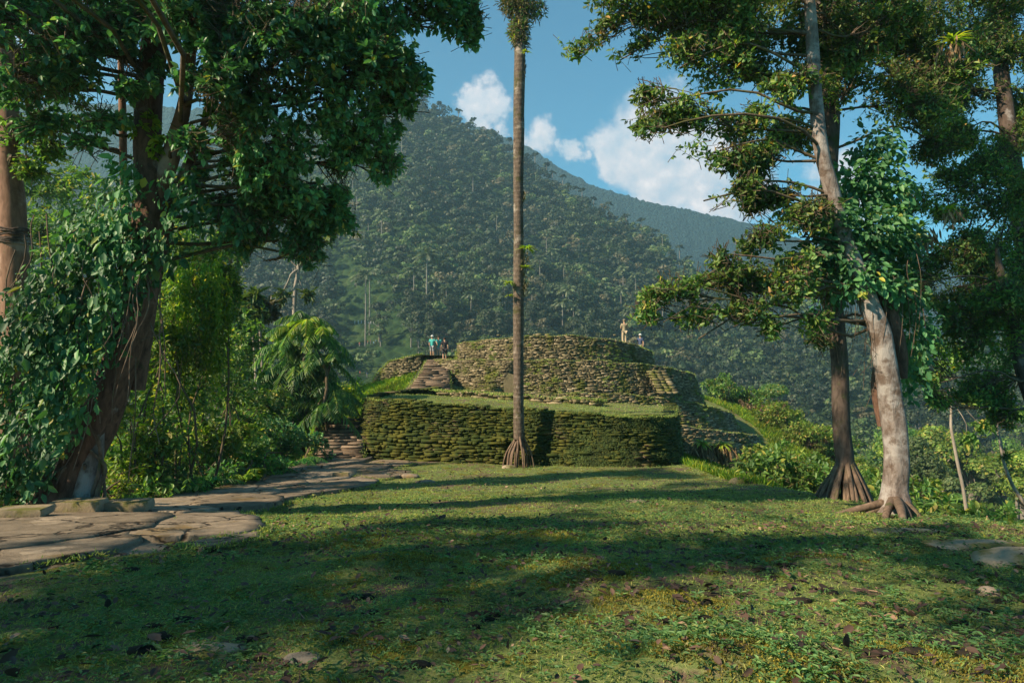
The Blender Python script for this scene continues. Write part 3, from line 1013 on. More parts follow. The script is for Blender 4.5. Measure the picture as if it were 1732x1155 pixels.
# low kerb of stones across the platform top
lring = [(-3.2, 29.0), (-1.5, 28.4), (1.0, 27.3), (3.2, 26.6), (3.7, 27.2)]
mb = MB()
masonry(mb, lring, lambda x, y: pz1(x, y) - .25, lambda x, y: pz1(x, y) + 0.17, 0.05, 0.07, 0.32, 0.5, 0.03)
mb2 = MB()
under(mb.build('kerb_course', M['stone_up'], plat), plat_off)
rp = smooth_path(np.asarray(lring), 60)
for q in range(6):
    turf(mb2, [(p[0] - q * 0.04, p[1] + 0.12 * q, pz1(*p) + 0.15) for p in rp], rngt, 500, 0.10)
under(mb2.build('kerb_turf', M['grass'], plat), plat_off)


# ---- staircases
def stair(name, label, bl, br, tl, tr, z0, z1, n, rng, curve=0.0):
    """bl/br/tl/tr = bottom and top corners (x, y)"""
    bl, br, tl, tr = map(np.array, (bl, br, tl, tr))
    org = np.array((*(bl + br) / 2, z0))
    root = empty(name, org)
    tag(root, label, 'stairs')
    mb = MB()
    mbc = MB()
    for k in range(n):
        t = k / n
        t2 = (k + 1.6) / n
        w = curve * math.sin(t * math.pi)
        A = bl + (tl - bl) * t + np.array((w, 0))
        B = br + (tr - br) * t
        A2 = bl + (tl - bl) * t2 + np.array((w, 0))
        B2 = br + (tr - br) * t2
        z = z0 + (z1 - z0) * t
        h = (z1 - z0) / n
        # each tread is laid in two thin courses of long slabs
        for c in range(2):
            zc = z + c * h * 0.5
            pos = 0.0
            W = np.linalg.norm(B - A)
            while pos < 1:
                L = min(rng.uniform(0.6, 1.5) / W, 1 - pos)
                if 1 - pos - L < 0.2 / W:
                    L = 1 - pos
                p0 = A + (B - A) * (pos + 0.006)
                p1 = A + (B - A) * (pos + L - 0.006)
                q0 = A2 + (B2 - A2) * (pos + 0.006)
                q1 = A2 + (B2 - A2) * (pos + L - 0.006)
                dv = unit(q0 - p0)
                j_ = rng.normal() * 0.022 + (0.0 if c == 0 else 0.035)
                V = []
                for zz in (zc, zc + h * 0.47):
                    m_ = (p0 + p1) / 2 - dv * (0.004 + abs(rng.normal()) * 0.012)
                    for p_ in (p0 - dv * j_, m_ - dv * j_, p1 - dv * j_, q1, (q0 + q1) / 2, q0):
                        V.append((p_[0] + rng.normal() * .008, p_[1] + rng.normal() * .008, zz + rng.normal() * 0.009))
                mb.add(V, [(6, 7, 10, 11), (7, 8, 9, 10), (0, 1, 7, 6), (1, 2, 8, 7), (2, 3, 9, 8), (5, 0, 6, 11)])
                pos += L
    o1 = mb.build('steps', M['stone_step'], root)
    o1.location = tuple(-org)
    V = [(*bl, z0 - 1), (*br, z0 - 1), (*tr, z1 - 1), (*tl, z1 - 1), (*bl, z0 - .12), (*br, z0 - .12), (*tr, z1 - .12), (*tl, z1 - .12)]
    mbc.add(V, [(4, 5, 6, 7), (0, 1, 5, 4), (1, 2, 6, 5), (3, 0, 4, 7)])
    o2 = mbc.build('earth_core', M['dark_core'], root)
    o2.location = tuple(-org)
    mbt = MB()
    E = [np.append(bl + (tl - bl) * t + np.array((curve * math.sin(t * math.pi), 0)), z0 + (z1 - z0) * t) for t in np.linspace(0, 1, 60)]
    turf(mbt, E, rng, 700, 0.12)
    E = [np.append(br + (tr - br) * t, z0 + (z1 - z0) * t) for t in np.linspace(0, 1, 60)]
    turf(mbt, E, rng, 350, 0.08)
    o3 = mbt.build('turf_tufts', M['grass'], root)
    o3.location = tuple(-org)
    return root


stair('stone_staircase', 'short flight of worn brown steps beside the left end of the mossy platform wall',
      (-6.75, 22.6), (-4.95, 22.9), (-6.95, 25.6), (-5.55, 25.6), -2.08, -0.78, 15, np.random.default_rng(3))
stair('stone_staircase', 'long worn stone stair up the left side of the round mound',
      (-6.5, 37.2), (-3.3, 37.2), (-5.9, 47.0), (-4.3, 47.0), -1.05, 1.36, 24, np.random.default_rng(4), curve=0.3)

# ============================================================ path and stones
def slab(mb, poly, z, th, rng, mat=0, rough=0.02, sub=5):
    """thick irregular flagstone from an outline [(x, y)...] following height function z(x, y)"""
    poly = np.asarray(poly, float)
    ring = smooth_path(np.vstack([poly, poly[:1]]), len(poly) * sub + 1)[:-1]
    ring = ring * 0.45 + np.vstack([np.linspace(poly[i], poly[(i + 1) % len(poly)], sub, endpoint=False) for i in range(len(poly))]) * 0.55 if len(ring) == len(poly) * sub else ring
    ring = ring + rng.normal(size=ring.shape) * rough * 1.9
    c = ring.mean(0)
    n = len(ring)
    rows = []
    for s_, dz in ((1.02, -th), (1.0, -0.018), (0.992, -0.002), (0.8, 0.0), (0.5, 0.0), (0.2, 0.0)):
        xy = c + (ring - c) * s_
        Z = np.array([z(*p) for p in xy]) + dz + vnoise(xy * 2.2, 13) * 0.012
        rows.append(np.c_[xy, Z])
    V = np.vstack(rows + [[[c[0], c[1], z(*c)]]])
    F = [(k * n + j, k * n + (j + 1) % n, (k + 1) * n + (j + 1) % n, (k + 1) * n + j) for k in range(5) for j in range(n)]
    mb.add(V, F, mat)
    mb.add(V, [(5 * n + j, 5 * n + (j + 1) % n, 6 * n) for j in range(n)], mat)
    mb.n = mb.n   # both faces share the same vertices


def pz(x, y):
    return float(near_h(np.array([x]), np.array([y]))[0])


def gp(px, py):
    """ground point seen at a pixel (near field)"""
    lo, hi = 2.5, 60.0
    for _ in range(40):
        m_ = (lo + hi) / 2
        q = P(px, py, m_)
        if q[2] > np.interp(q[1], PROF_Y, PROF_Z):
            lo = m_
        else:
            hi = m_
    return P(px, py, hi)


rngP = np.random.default_rng(5)
mbp = MB()
joint_pts = []
slabs = [  # outlines in photo pixels on the ground, lift
    ([(-150, 905), (60, 868), (200, 872), (290, 880), (240, 905), (80, 930), (-150, 960)], .10),
    ([(-150, 965), (70, 935), (210, 912), (240, 922), (160, 945), (40, 965), (-150, 1000)], .08),
    ([(170, 868), (290, 845), (400, 828), (470, 836), (395, 866), (300, 876)], .11),
    ([(160, 915), (260, 878), (375, 866), (438, 884), (430, 905), (310, 915), (190, 920)], .075),
    ([(325, 860), (405, 842), (480, 850), (465, 862), (390, 870)], .13),
    ([(280, 842), (400, 815), (500, 806), (520, 822), (440, 832), (330, 848)], .09),
    ([(410, 812), (520, 797), (600, 798), (585, 812), (500, 822)], .08),
    ([(440, 840), (530, 824), (600, 818), (620, 826), (540, 838), (480, 848)], .08),
    ([(520, 796), (610, 785), (660, 790), (625, 802), (560, 804)], .07),
    ([(600, 805), (660, 796), (700, 800), (650, 812)], .05),
    ([(610, 782), (680, 778), (700, 786), (650, 790)], .05),
    ([(540, 822), (600, 812), (640, 815), (620, 824)], .07),
    ([(466, 800), (472, 776), (560, 772), (625, 778), (610, 786), (500, 800)], .15),
    ([(300, 925), (400, 910), (440, 902), (430, 918), (340, 932)], .05),
    ([(620, 780), (700, 776), (760, 780), (720, 786)], .03),
]
PR_Y = [3.5, 5, 6, 7, 8, 9, 10, 12, 15, 18, 21, 23]
PR_X = [-4.1, -3.75, -3.5, -3.3, -3.1, -3.35, -3.9, -4.15, -4.15, -3.6, -3.5, -4.6]
PL_X = [-8, -8, -7.8, -7.6, -7.5, -7.3, -7.0, -6.9, -6.6, -6.3, -6.3, -6.9]
bl_ = [((np.interp(y_, PR_Y, PR_X) + np.interp(y_, PR_Y, PL_X)) / 2, y_, (np.interp(y_, PR_Y, PR_X) - np.interp(y_, PR_Y, PL_X)) / 2) for y_ in np.linspace(3.5, 23, 120)]
VB = []
for x_, y_, w_ in bl_:
    for t in np.linspace(-1, 1, 25):
        xx = x_ + t * w_ * (1 + .05 * math.sin(y_ * 3.1) + .04 * math.sin(y_ * 7.7))
        VB.append((xx, y_, pz(xx, y_) + .055 * (1 - t ** 6) - .06 * t ** 6 + .02 * float(vnoise(np.array([[xx * 2, y_ * 2]]), 3)[0])))
i_ = np.arange(119)[:, None] * 25
j_ = np.arange(24)[None, :]
bedmb = MB()
bedmb.add(VB, np.stack([i_ + j_, i_ + j_ + 1, i_ + j_ + 26, i_ + j_ + 25], -1).reshape(-1, 4))
tag(bedmb.build('path_bed', M['stone_path'], smooth=True), kind='structure')
for outl, lift in slabs:
    pts = np.array([gp(*q)[:2] for q in outl])
    pts = pts.mean(0) + (pts - pts.mean(0)) * 1.05
    slab(mbp, pts, lambda x, y, l=lift: pz(x, y) + l, 0.3 + lift, rngP)
    rg_ = smooth_path(np.vstack([pts, pts[:1]]), 70)
    joint_pts.append(np.c_[rg_, [pz(*p) + .03 for p in rg_]])
tag(mbp.build('path', M['stone_path']), kind='structure')


def stone(name, label, cat, c, r, flat, mat, seed, n=18, m_=11, rough=0.18, rz=0.0, group=None):
    mb = MB()
    mb.add(*rock((0, 0, 0), r, np.random.default_rng(seed), n, m_, flat, rough, seed))
    o = mb.build(name, mat, smooth=True)
    o.location = tuple(c)
    o.rotation_euler[2] = rz
    return tag(o, label, cat, group)


def block(name, label, c, size, rz, mat, seed):
    """roughly squared stone with worn edges"""
    rng = np.random.default_rng(seed)
    n = 9
    mb = MB()
    lin = np.linspace(-1, 1, n)
    for ax in range(3):
        for sg in (-1, 1):
            A, B = np.meshgrid(lin, lin)
            C = np.full_like(A, sg)
            v = [None] * 3
            v[ax] = C
            v[(ax + 1) % 3] = A * sg
            v[(ax + 2) % 3] = B
            V = np.stack(v, -1).reshape(-1, 3)
            ln = np.linalg.norm(V, axis=1, keepdims=True)
            V = V * (1 - 0.10 * (ln - 1) ** 2)
            V = V * np.array(size) / 2
            V = V * (1 + 0.07 * fbm(V * 4 + seed, seed, 3)[:, None])
            i = np.arange(n - 1)[:, None] * n
            j = np.arange(n - 1)[None, :]
            mb.add(V, np.stack([i + j, i + j + 1, i + j + 1 + n, i + j + n], -1).reshape(-1, 4))
    o = mb.build(name, mat, smooth=True)
    o.location = tuple(c)
    o.rotation_euler[2] = rz
    return tag(o, label, 'stone')


for (px, py, w, hgt, lb, sd) in [(133, 856, .66, .16, 'squared mossy stone block lying at the foot of the vine-hung tree on the path edge', 1),
                                 (216, 848, .62, .14, 'squared stone block on the path edge just right of the one at the tree foot', 2),
                                 (38, 884, .60, .10, 'low flat stone at the left end of the stone path', 3)]:
    Yb = {1: 9.75, 2: 10.0, 3: 8.9}[sd]
    q = P(px, py, Yb)
    block('stone_block', lb, (q[0], Yb, pz(q[0], Yb) + .11 + hgt / 2), (w, .34, hgt), 0.05 * sd, M['stone_block'], sd)
q = gp(577, 810)
block('stone_block', 'small dark grey block of stone beside the path near the platform corner', (q[0], q[1], q[2] + .1), (.42, .26, .16), 0.1, M['stone_block'], 5)
for (px, py, r, fl, lb, mt, sd) in [
        (1672, 1003, (.085, .055, .06), .8, 'small pale stone lying alone on the lawn near the right edge', 'stone_pale', 11),
        (1254, 816, (.30, .2, .2), .6, 'flat grey stone at the lawn edge below the orange bromeliad clump', 'stone_up', 12),
        (862, 791, (.22, .15, .12), .6, 'small rounded stone at the foot of the stilt-rooted palm', 'stone_block', 13),
        (690, 806, (.30, .2, .15), .6, 'low brown stone showing through the turf in front of the platform', 'stone_path', 14),
        (720, 815, (.28, .18, .12), .5, 'flat brown stone right beside the low one in front of the platform', 'stone_path', 15),
        (1650, 925, (.5, .22, .08), .6, 'long flat mossy stone at the right edge of the lawn', 'stone_block', 16),
        (1725, 950, (.36, .22, .15), .6, 'grey mossy boulder half cut off by the right edge of the view', 'stone_block', 17),
        (1540, 900, (.45, .2, .05), .5, 'broad flat mossy rock set in the lawn right of the white trunk roots', 'stone_block', 18),
        (1075, 850, (.22, .14, .05), .5, 'thin flat stone in the middle of the lawn', 'stone_path', 19),
        (512, 1122, (.09, .06, .03), .6, 'lichen-spotted grey stone sunk in the weeds at the bottom of the view', 'stone_pale', 20),
        (345, 1105, (.20, .12, .03), .5, 'flat grey stone almost buried in weeds at lower left', 'stone_block', 21)]:
    q = gp(px, py)
    stone('stone', lb, 'stone', (q[0], q[1], h1(q[0], q[1]) + r[2] * .12), r, fl, M[mt], sd)

# ============================================================ ground cover
rngG = np.random.default_rng(99)


def lawn_points(n, y0, y1, pw=1.0, margin=0.5):
    y = y0 + (y1 - y0) * rngG.uniform(0, 1, n) ** pw
    half = y * 0.80 + 0.4
    x = rngG.uniform(-1, 1, n) * half
    xr = np.interp(y, XR_Y, XR_X) + margin
    pathr = np.interp(y, PR_Y, PR_X) - 0.12
    k = (x < xr) & (x > pathr)
    # keep clear of the platform
    k &= ~((y > 21.6) & (x > -5.5) & (x < 5.4) & (y > np.interp(x, [-4.5, 1, 3.2, 5.2], [23.9, 22.3, 21.75, 22.2])))
    return x[k], y[k]


def cover(n, y0, y1, L, W, tiltz, pw, thr, mb, scale=1.1, seed=50):
    x, y = lawn_points(n, y0, y1, pw)
    pn = fbm(np.c_[x * scale, y * scale], seed, 4)
    k = pn > thr + rngG.normal(size=len(x)) * 0.12
    x, y = x[k], y[k]
    n = len(x)
    z = HG(x, y)
    D = rngG.normal(size=(n, 3))
    D[:, 2] = np.abs(D[:, 2]) * tiltz + 0.15
    N = np.array((0, 0, 1.0)) + rngG.normal(size=(n, 3)) * 0.4
    Ls = L * rngG.uniform(0.5, 1.35, n)
    leaves(mb, np.c_[x, y, z], D, N, Ls, Ls * W, 0.15, 0.25)


def rosettes(n, y0, y1, L, W, per, pw, thr, mb, seed=60):
    x, y = lawn_points(n, y0, y1, pw)
    pn = fbm(np.c_[x * 1.0, y * 1.0], seed, 4)
    k = pn > thr + rngG.normal(size=len(x)) * 0.15
    x, y = x[k], y[k]
    z = HG(x, y)
    n = len(x)
    hh = rngG.uniform(0.005, 0.05, n)
    sz = rngG.uniform(0.6, 1.3, n)
    a = rngG.uniform(0, 6.28, (n, 1)) + np.arange(per)[None, :] * (6.28 / per) + rngG.normal(size=(n, per)) * 0.25
    up = rngG.uniform(0.15, 0.9, (n, per))
    D = np.stack([np.cos(a), np.sin(a), up], -1).reshape(-1, 3)
    C = np.repeat(np.c_[x, y, z + hh], per, 0) + rngG.normal(size=(n * per, 3)) * 0.012
    N = np.array((0, 0, 1.0)) + rngG.normal(size=(n * per, 3)) * 0.25
    Ls = np.repeat(sz, per) * L * rngG.uniform(0.8, 1.2, n * per)
    leaves(mb, C, D, N, Ls, Ls * W, 0.2, 0.35)


mb = MB()
rosettes(8200, 2.9, 7.5, 0.026, 0.42, 6, 0.9, -0.10, mb)
rosettes(3600, 2.9, 10.0, 0.046, 0.30, 6, 0.9, 0.12, mb, 61)
rosettes(11000, 6.0, 14.0, 0.034, 0.42, 5, 1.0, 0.0, mb, 62)
rosettes(7000, 12.0, 24.0, 0.045, 0.45, 4, 1.0, 0.15, mb, 63)
tag(mb.build('weeds', M['weeds']), kind='stuff')
mb = MB()
cover(90000, 2.8, 8.0, 0.026, 0.16, 1.3, 0.9, -0.55, mb, 1.6, 70)
cover(90000, 7.0, 15.0, 0.034, 0.20, 1.2, 1.0, -0.5, mb, 0.9, 71)
cover(70000, 13.0, 26.0, 0.045, 0.22, 1.1, 1.0, -0.55, mb, 0.7, 72)
# little flowering sprigs on the mossy hump near the camera
for k in range(26):
    x = 1.02 + rngG.normal() * 0.28
    y = 3.48 + rngG.normal() * 0.12
    z = h1(x, y)
    hgt = rngG.uniform(0.04, 0.11)
    t = np.linspace(0.1, 1, 9)
    C = np.c_[np.full(9, x), np.full(9, y), z + t * hgt]
    leaves(mb, C, rngG.normal(size=(9, 3)) + np.array((0, 0, .6)), rngG.normal(size=(9, 3)) + np.array((0, 0, 1)), 0.020, 0.007)
jp = np.vstack(joint_pts)
jp = jp[(fbm(jp * 1.3, 66, 3) > -.05) & (jp[:, 1] > 3)]
k = rngG.integers(0, len(jp), 9000)
C = jp[k] + rngG.normal(size=(9000, 3)) * np.array((.035, .035, .01))
leaves(mb, C, rngG.normal(size=C.shape) * .6 + np.array((0, 0, .7)), rngG.normal(size=C.shape), rngG.uniform(.02, .06, 9000), .010, .1, .3)
tag(mb.build('grass', M['grass']), kind='stuff')
mb = MB()
x, y = lawn_points(9500, 2.8, 9.0, 0.8)
x2, y2 = lawn_points(11000, 8.0, 24.0, 1.0)
x, y = np.r_[x, x2], np.r_[y, y2]
k = fbm(np.c_[x * 0.8, y * 0.8], 81, 3) > rngG.uniform(-0.8, 0.6, len(x))
x, y = x[k], y[k]
n = len(x)
z = HG(x, y) + 0.018 + rngG.uniform(0, .02, n)
D = rngG.normal(size=(n, 3)) * np.array((1, 1, .22))
N = np.array((0, 0, 1.0)) + rngG.normal(size=(n, 3)) * 0.45
Ls = rngG.uniform(0.02, 0.075, n) * np.where(rngG.uniform(0, 1, n) < .08, 1.5, 1)
leaves(mb, np.c_[x, y, z], D, N, Ls, Ls * rngG.uniform(.3, .6, n), 0.3, -0.15)
mbm = MB()
for bx, by, br, bh in BUMPS:
    n = int(26000 * br * br)
    r = br * rngG.uniform(0, 1, n) ** .5 * 1.15
    a = rngG.uniform(0, 6.283, n)
    x, y = bx + np.cos(a) * r, by + np.sin(a) * r / 1.2
    kp = fbm(np.c_[x * 3.5, y * 3.5], 15, 4) > -.22 + .55 * (r / br - .45)
    x, y = x[kp], y[kp]
    n = len(x)
    leaves(mbm, np.c_[x, y, HG(x, y) + .002], rngG.normal(size=(n, 3)) * .8 + np.array((0, 0, .8)), rngG.normal(size=(n, 3)), rngG.uniform(.008, .022, n), .008, .1, .2)
tag(mbm.build('moss', M['moss_yellow']), kind='stuff')
# twigs
for k in range(240):
    x0 = rngG.uniform(-4, 6)
    y0 = rngG.uniform(3, 16)
    a = rngG.uniform(0, 3.1)
    L = rngG.uniform(.08, .3)
    p = [(x0 + math.cos(a) * L * t, y0 + math.sin(a) * L * t) for t in (0, .5, 1)]
    mb.add(*tube([(q[0], q[1], h1(*q) + .012 + rngG.uniform(0, .012)) for q in p], [.004, .0035, .002], 4))
tag(mb.build('leaf_litter', M['litter']), kind='stuff')
mb = MB()        # dark lumpy clods among the weeds on the right side
for k in range(90):
    px = rngG.uniform(1100, 1730) if k < 65 else rngG.uniform(200, 1100)
    py = rngG.uniform(900, 1130)
    q = gp(px, py)
    s_ = rngG.uniform(.02, .055)
    mb.add(*rock((q[0], q[1], h1(q[0], q[1]) + s_ * .1), (s_ * 1.8, s_, s_ * .6), rngG, 8, 5, .8, .35, k))
tag(mb.build('soil_clods', M['dark_core']), kind='stuff')

# ============================================================ near trees
AUX = 0


def crown_from(lobes, rng, mbL, mbT, density=1.0, per=9, L=0.11, W=0.05, tw=0.45, trad=0.006, origins=None, px_units=True,
               hull=0.4, lean=(0, 0, -0.08), droop=0.15, spread=0.9, limb_r=0.05, upn=0.9, bunch=False, twig_link=0.12, grow=1.12):
    """lobes: (px, py, Y, rpx, rpy[, depth]) in photo pixels at depth Y"""
    for k, lb in enumerate(lobes):
        if lb[0] == 'w':          # lobe given in metres
            c, R = np.array(lb[1:4], float), np.array(lb[4:7], float)
        else:
            px, py, Y, rx, ry = lb[:5]
            rx, ry = rx * grow, ry * grow
            c = P(px, py, Y)
            R = np.array((rx * Y / FPX, (lb[5] if len(lb) > 5 else 0.75 * (rx + ry) * 0.5 * Y / FPX), ry * Y / FPX))
        area = R[0] * R[2] * math.pi
        n = max(6, int(area * 150 * density * (0.10 / L) ** 1.3))
        q = in_ball(rng, n, hull)
        # ragged edges: drop twigs where a noise field is low
        wp = c + q * R
        wp = wp + np.stack([vnoise(wp * .9, 21), vnoise(wp * .9, 22), vnoise(wp * .9, 23)], 1) * min(0.95, R.min() * 1.3)
        nzv = vnoise(wp * 1.6, 5) * 0.6 + vnoise(wp * 3.7, 6) * 0.4
        keep = nzv > -0.28 + 0.25 * (np.linalg.norm(q, axis=1) > 0.8)
        q, wp = q[keep], wp[keep]
        O = unit(q) + np.array(lean) + rng.normal(size=q.shape) * 0.45
        sprays(mbL, mbT, wp, O, rng, per, L, W, tw, trad, upn, spread, droop, 0.2, bunch)
        if origins is not None:
            o = np.asarray(origins)
            dist = np.linalg.norm(o - c, axis=1) + np.maximum(o[:, 2] - c[2], 0) * 2.0
            a = o[np.argmin(dist)]
            limb(mbT, a, c, limb_r, limb_r * 0.45, k + 17, 0.06)
            m_ = max(3, min(14, int(len(wp) * twig_link)))
            for i in rng.choice(len(wp), min(m_, len(wp)), replace=False):
                limb(mbT, c + (a - c) * rng.uniform(0, .35), wp[i] - unit(O[i]) * tw * .9, limb_r * 0.32, 0.008, int(i), 0.04, 4, 3)


def px_path(pts, Y, n=30, wob=0.0, seed=0):
    """trunk path: (px, py, width_px[, dY])"""
    A = []
    for p in pts:
        yy = Y + (p[3] if len(p) > 3 else 0)
        q = P(p[0], p[1], yy)
        A.append((*q, p[2] * yy / FPX / 2))
    S = smooth_path(np.array(A), n, wob, seed)
    return S[:, :3], S[:, 3]


def strap_rosette(mb, c, rng, n=26, L=0.35, W=0.035, up=0.8, droop=0.5):
    """bromeliad: arching strap leaves"""
    for k in range(n):
        a = rng.uniform(0, 6.283)
        u = rng.uniform(0.1, 1.2) * up
        l = L * rng.uniform(0.6, 1.15)
        d = np.array((math.cos(a), math.sin(a), u))
        d /= np.linalg.norm(d)
        s_ = np.array((-math.sin(a), math.cos(a), 0))
        P_ = [np.array(c) + d * l * t + np.array((0, 0, -droop * l * t * t)) for t in (0, .3, .6, .85, 1)]
        w = [W * .6, W, W * .8, W * .4, W * .02]
        V = []
        for p_, ww in zip(P_, w):
            V += [p_ - s_ * ww / 2, p_ + s_ * ww / 2]
        mb.add(V, [(2 * i, 2 * i + 1, 2 * i + 3, 2 * i + 2) for i in range(4)])


def bromeliad(c, rng, L, label, group=None, dry=0, n=26, W=None, name='bromeliad'):
    root = empty(name, c)
    tag(root, label, 'epiphyte' if name == 'bromeliad' else 'plant', group)
    mb = MB()
    strap_rosette(mb, (0, 0, 0), rng, n, L, W or L * 0.1)
    mb.build('rosette', M['brom'], root)
    if dry:
        mb = MB()
        C = rng.normal(size=(dry, 3)) * np.array((L * .3, L * .25, L * .12)) + np.array((0, 0, -L * .15))
        D = rng.normal(size=(dry, 3)) * 0.25 + np.array((0, 0, -1.0))
        leaves(mb, C, D, rng.normal(size=(dry, 3)), rng.uniform(.5, 1.3, dry) * L, L * .10, .1, 0)
        mb.build('dead_leaves', M['dry'], root)
    return root


def fronds(mb, base, rng, n=10, L=1.6, pin=22, pl=0.35, pw=0.03, up=(0.2, 1.2), droop=0.7, fan=6.283, a0=0.0, pdroop=0.4, mbS=None):
    """pinnate palm or fern fronds"""
    for k in range(n):
        a = a0 + fan * (k + rng.uniform(-.3, .3)) / n
        u = rng.uniform(*up)
        l = L * rng.uniform(0.75, 1.1)
        d = unit(np.array((math.cos(a), math.sin(a), u)))
        t = np.linspace(0.12, 1, pin)
        dr = droop * rng.uniform(.7, 1.3)
        R = np.array(base) + d * (l * t)[:, None] + np.array((0, 0, -1.0)) * (dr * l * t ** 2)[:, None]
        T = unit(np.gradient(R, axis=0))
        S = unit(np.cross(T, np.array((0, 0, 1.0))))
        prof = np.sin(np.clip(t * 0.93 + 0.07, 0, 1) * math.pi) ** 0.55
        for sg in (-1, 1):
            D = S * sg + T * 0.55 + np.array((0, 0, -pdroop)) + rng.normal(size=S.shape) * 0.1
            N = np.cross(D, T) * sg + rng.normal(size=S.shape) * .1
            leaves(mb, R, D, N, pl * prof + 0.01, pw, 0.1, 0.25)
        rr = np.vstack([[base], R])
        (mbS or mb).add(*tube(rr[::3], np.linspace(0.014, 0.004, len(rr[::3])) * L / 1.6, 3))


def mb_local(mb, org):
    for v in mb.v:
        v -= np.asarray(org)
    return mb


def tree(name, label, cat, Y, trunk, lobes, leafm='leaf_dark', barkm='bark_brown', seed=0, group=None, origins_from=0.25, trunk2=(), trunk_sides=20, flute=0.0, lump=0.08,
         foot=None, **kw):
    rng = np.random.default_rng(seed)
    pts, rad = px_path(trunk, Y, 46, 0.02, seed)
    org = pts[0].copy()
    root = empty(name, org)
    tag(root, label, cat, group)
    mb = MB()
    mb.add(*tube(pts, rad, trunk_sides, lump=lump, seed=seed, flute_amt=flute, flute_n=5))
    mb_local(mb, org).build('trunk', M[barkm], root, smooth=True)
    o = pts[int(len(pts) * origins_from):]
    for tr2, bm in trunk2:
        p2, r2 = px_path(tr2, Y, 30, 0.02, seed + 1)
        mb = MB()
        mb.add(*tube(p2, r2, 14, lump=lump, seed=seed + 3))
        mb_local(mb, org).build('stem', M[bm], root, smooth=True)
        o = np.vstack([o, p2[8:]])
    mbL, mbT = MB(), MB()
    crown_from(lobes, rng, mbL, mbT, origins=o, **kw)
    if mbL.v:
        mb_local(mbL, org).build('crown', M[leafm], root)
    if mbT.v:
        mb_local(mbT, org).build('branches', M['bark_limb'], root)
    return root, o


# ---- big dark tree leaning over the path on the left
YL = 10.3
bigL_trunk = [(108, 868, 96), (122, 815, 66), (150, 745, 60), (178, 672, 58), (208, 590, 56), (232, 500, 54), (250, 410, 54), (252, 320, 48), (250, 230, 44), (256, 140, 42), (262, 60, 40), (266, -60, 36), (272, -220, 28)]
lobesL = [
    (60, 40, 9.3, 120, 70), (170, 25, 9.6, 110, 55), (300, 40, 9.5, 110, 60), (420, 60, 9.6, 120, 80), (540, 60, 9.9, 110, 90),
    (640, 40, 10.4, 100, 80), (730, 35, 10.6, 70, 55), (785, 45, 10.8, 35, 45), (650, 130, 10.4, 75, 60), (590, 175, 10.2, 90, 60), (480, 170, 9.8, 90, 60), (350, 140, 9.2, 70, 50),
    (400, 215, 9.6, 70, 40), (520, 240, 10.2, 80, 45), (630, 235, 10.5, 50, 45), (672, 270, 10.6, 26, 30),
    (550, 310, 10.5, 60, 50), (440, 290, 10.4, 60, 40), (520, 370, 10.7, 42, 50), (505, 410, 10.8, 35, 28), (430, 350, 10.5, 45, 40), (395, 270, 10.4, 50, 40),
    (690, 190, 10.8, 40, 50), (600, 275, 10.6, 55, 40), (560, 350, 10.8, 40, 40), (520, 440, 10.9, 30, 24), (480, 330, 10.6, 45, 40), (400, 330, 10.8, 40, 30), (350, 290, 10.8, 40, 30), (440, 390, 10.9, 30, 26), (470, 250, 10.6, 50, 40),
    (30, 130, 9.4, 60, 45), (110, 120, 9.6, 60, 24), (60, 205, 9.8, 45, 28), (190, 95, 9.8, 60, 45), (205, 150, 9.6, 45, 25),
    (165, 210, 9.8, 50, 22), (150, 245, 9.9, 35, 14), (315, 235, 9.6, 35, 30),
    (200, -90, 9.8, 220, 70, 2.4), (480, -90, 10.0, 220, 80, 2.4), (-40, -20, 9.4, 90, 90, 1.2),
    ('w', -8.0, 4.6, 6.2, 1.8, 1.6, 1.0), ('w', -8.6, 1.8, 5.9, 2.0, 1.5, 1.1), ('w', -5.6, 2.4, 5.7, 1.6, 1.3, .8), ('w', -3.4, 2.6, 5.4, 1.3, 1.2, .7),  # unseen overhead canopy lobes, added to shade the foreground lawn
    ('w', -9.4, -.9, 6.0, 1.8, 1.4, 1.1), ('w', -2.6, .8, 5.2, 1.4, 1.1, .7), ('w', -11.5, .8, 6.8, 2.0, 1.8, 1.2), 
]
rootL, oL = tree('broadleaf_tree', 'massive leaning tree with brown trunk and dark glossy canopy over the path', 'tree', YL, bigL_trunk, lobesL, 'leaf_dark', 'bark_brown', 1,
                 flute=0.28, lump=0.16, density=1.8, per=9, L=0.105, W=0.052, limb_r=0.035, bunch=True, origins_from=0.45,
                 trunk2=[([(262, 340, 30), (285, 280, 30), (302, 220, 26), (318, 150, 20), (330, 60, 14)], 'bark_smooth'),
                         ([(236, 660, 22, .3), (240, 590, 30, .3), (252, 500, 30, .3), (272, 420, 30, .3), (292, 340, 24, .3), (320, 270, 16, .3), (350, 200, 10, .3)], 'bark_brown'),
                         ([(228, 470, 14, .6), (212, 330, 12, .6), (208, 200, 12, .6), (205, 100, 10, .6)], 'bark_smooth'),
                         ([(143, 862, 44, -.12), (152, 800, 40, -.1), (163, 730, 30, -.06), (178, 660, 14, 0)], 'bark_white')])
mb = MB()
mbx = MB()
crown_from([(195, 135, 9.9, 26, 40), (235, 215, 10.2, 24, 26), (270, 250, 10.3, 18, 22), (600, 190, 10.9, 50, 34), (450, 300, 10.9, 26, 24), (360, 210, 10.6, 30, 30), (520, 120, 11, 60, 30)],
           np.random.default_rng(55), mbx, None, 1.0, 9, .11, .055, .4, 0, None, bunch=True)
mb_local(mbx, rootL.location).build('sun_painted_leaves', M['leaf_bright'], rootL)  # sun on the canopy painted as patches of brighter, yellower leaf colour
mb = MB()     # surface roots and aerial roots
rr = np.random.default_rng(12)
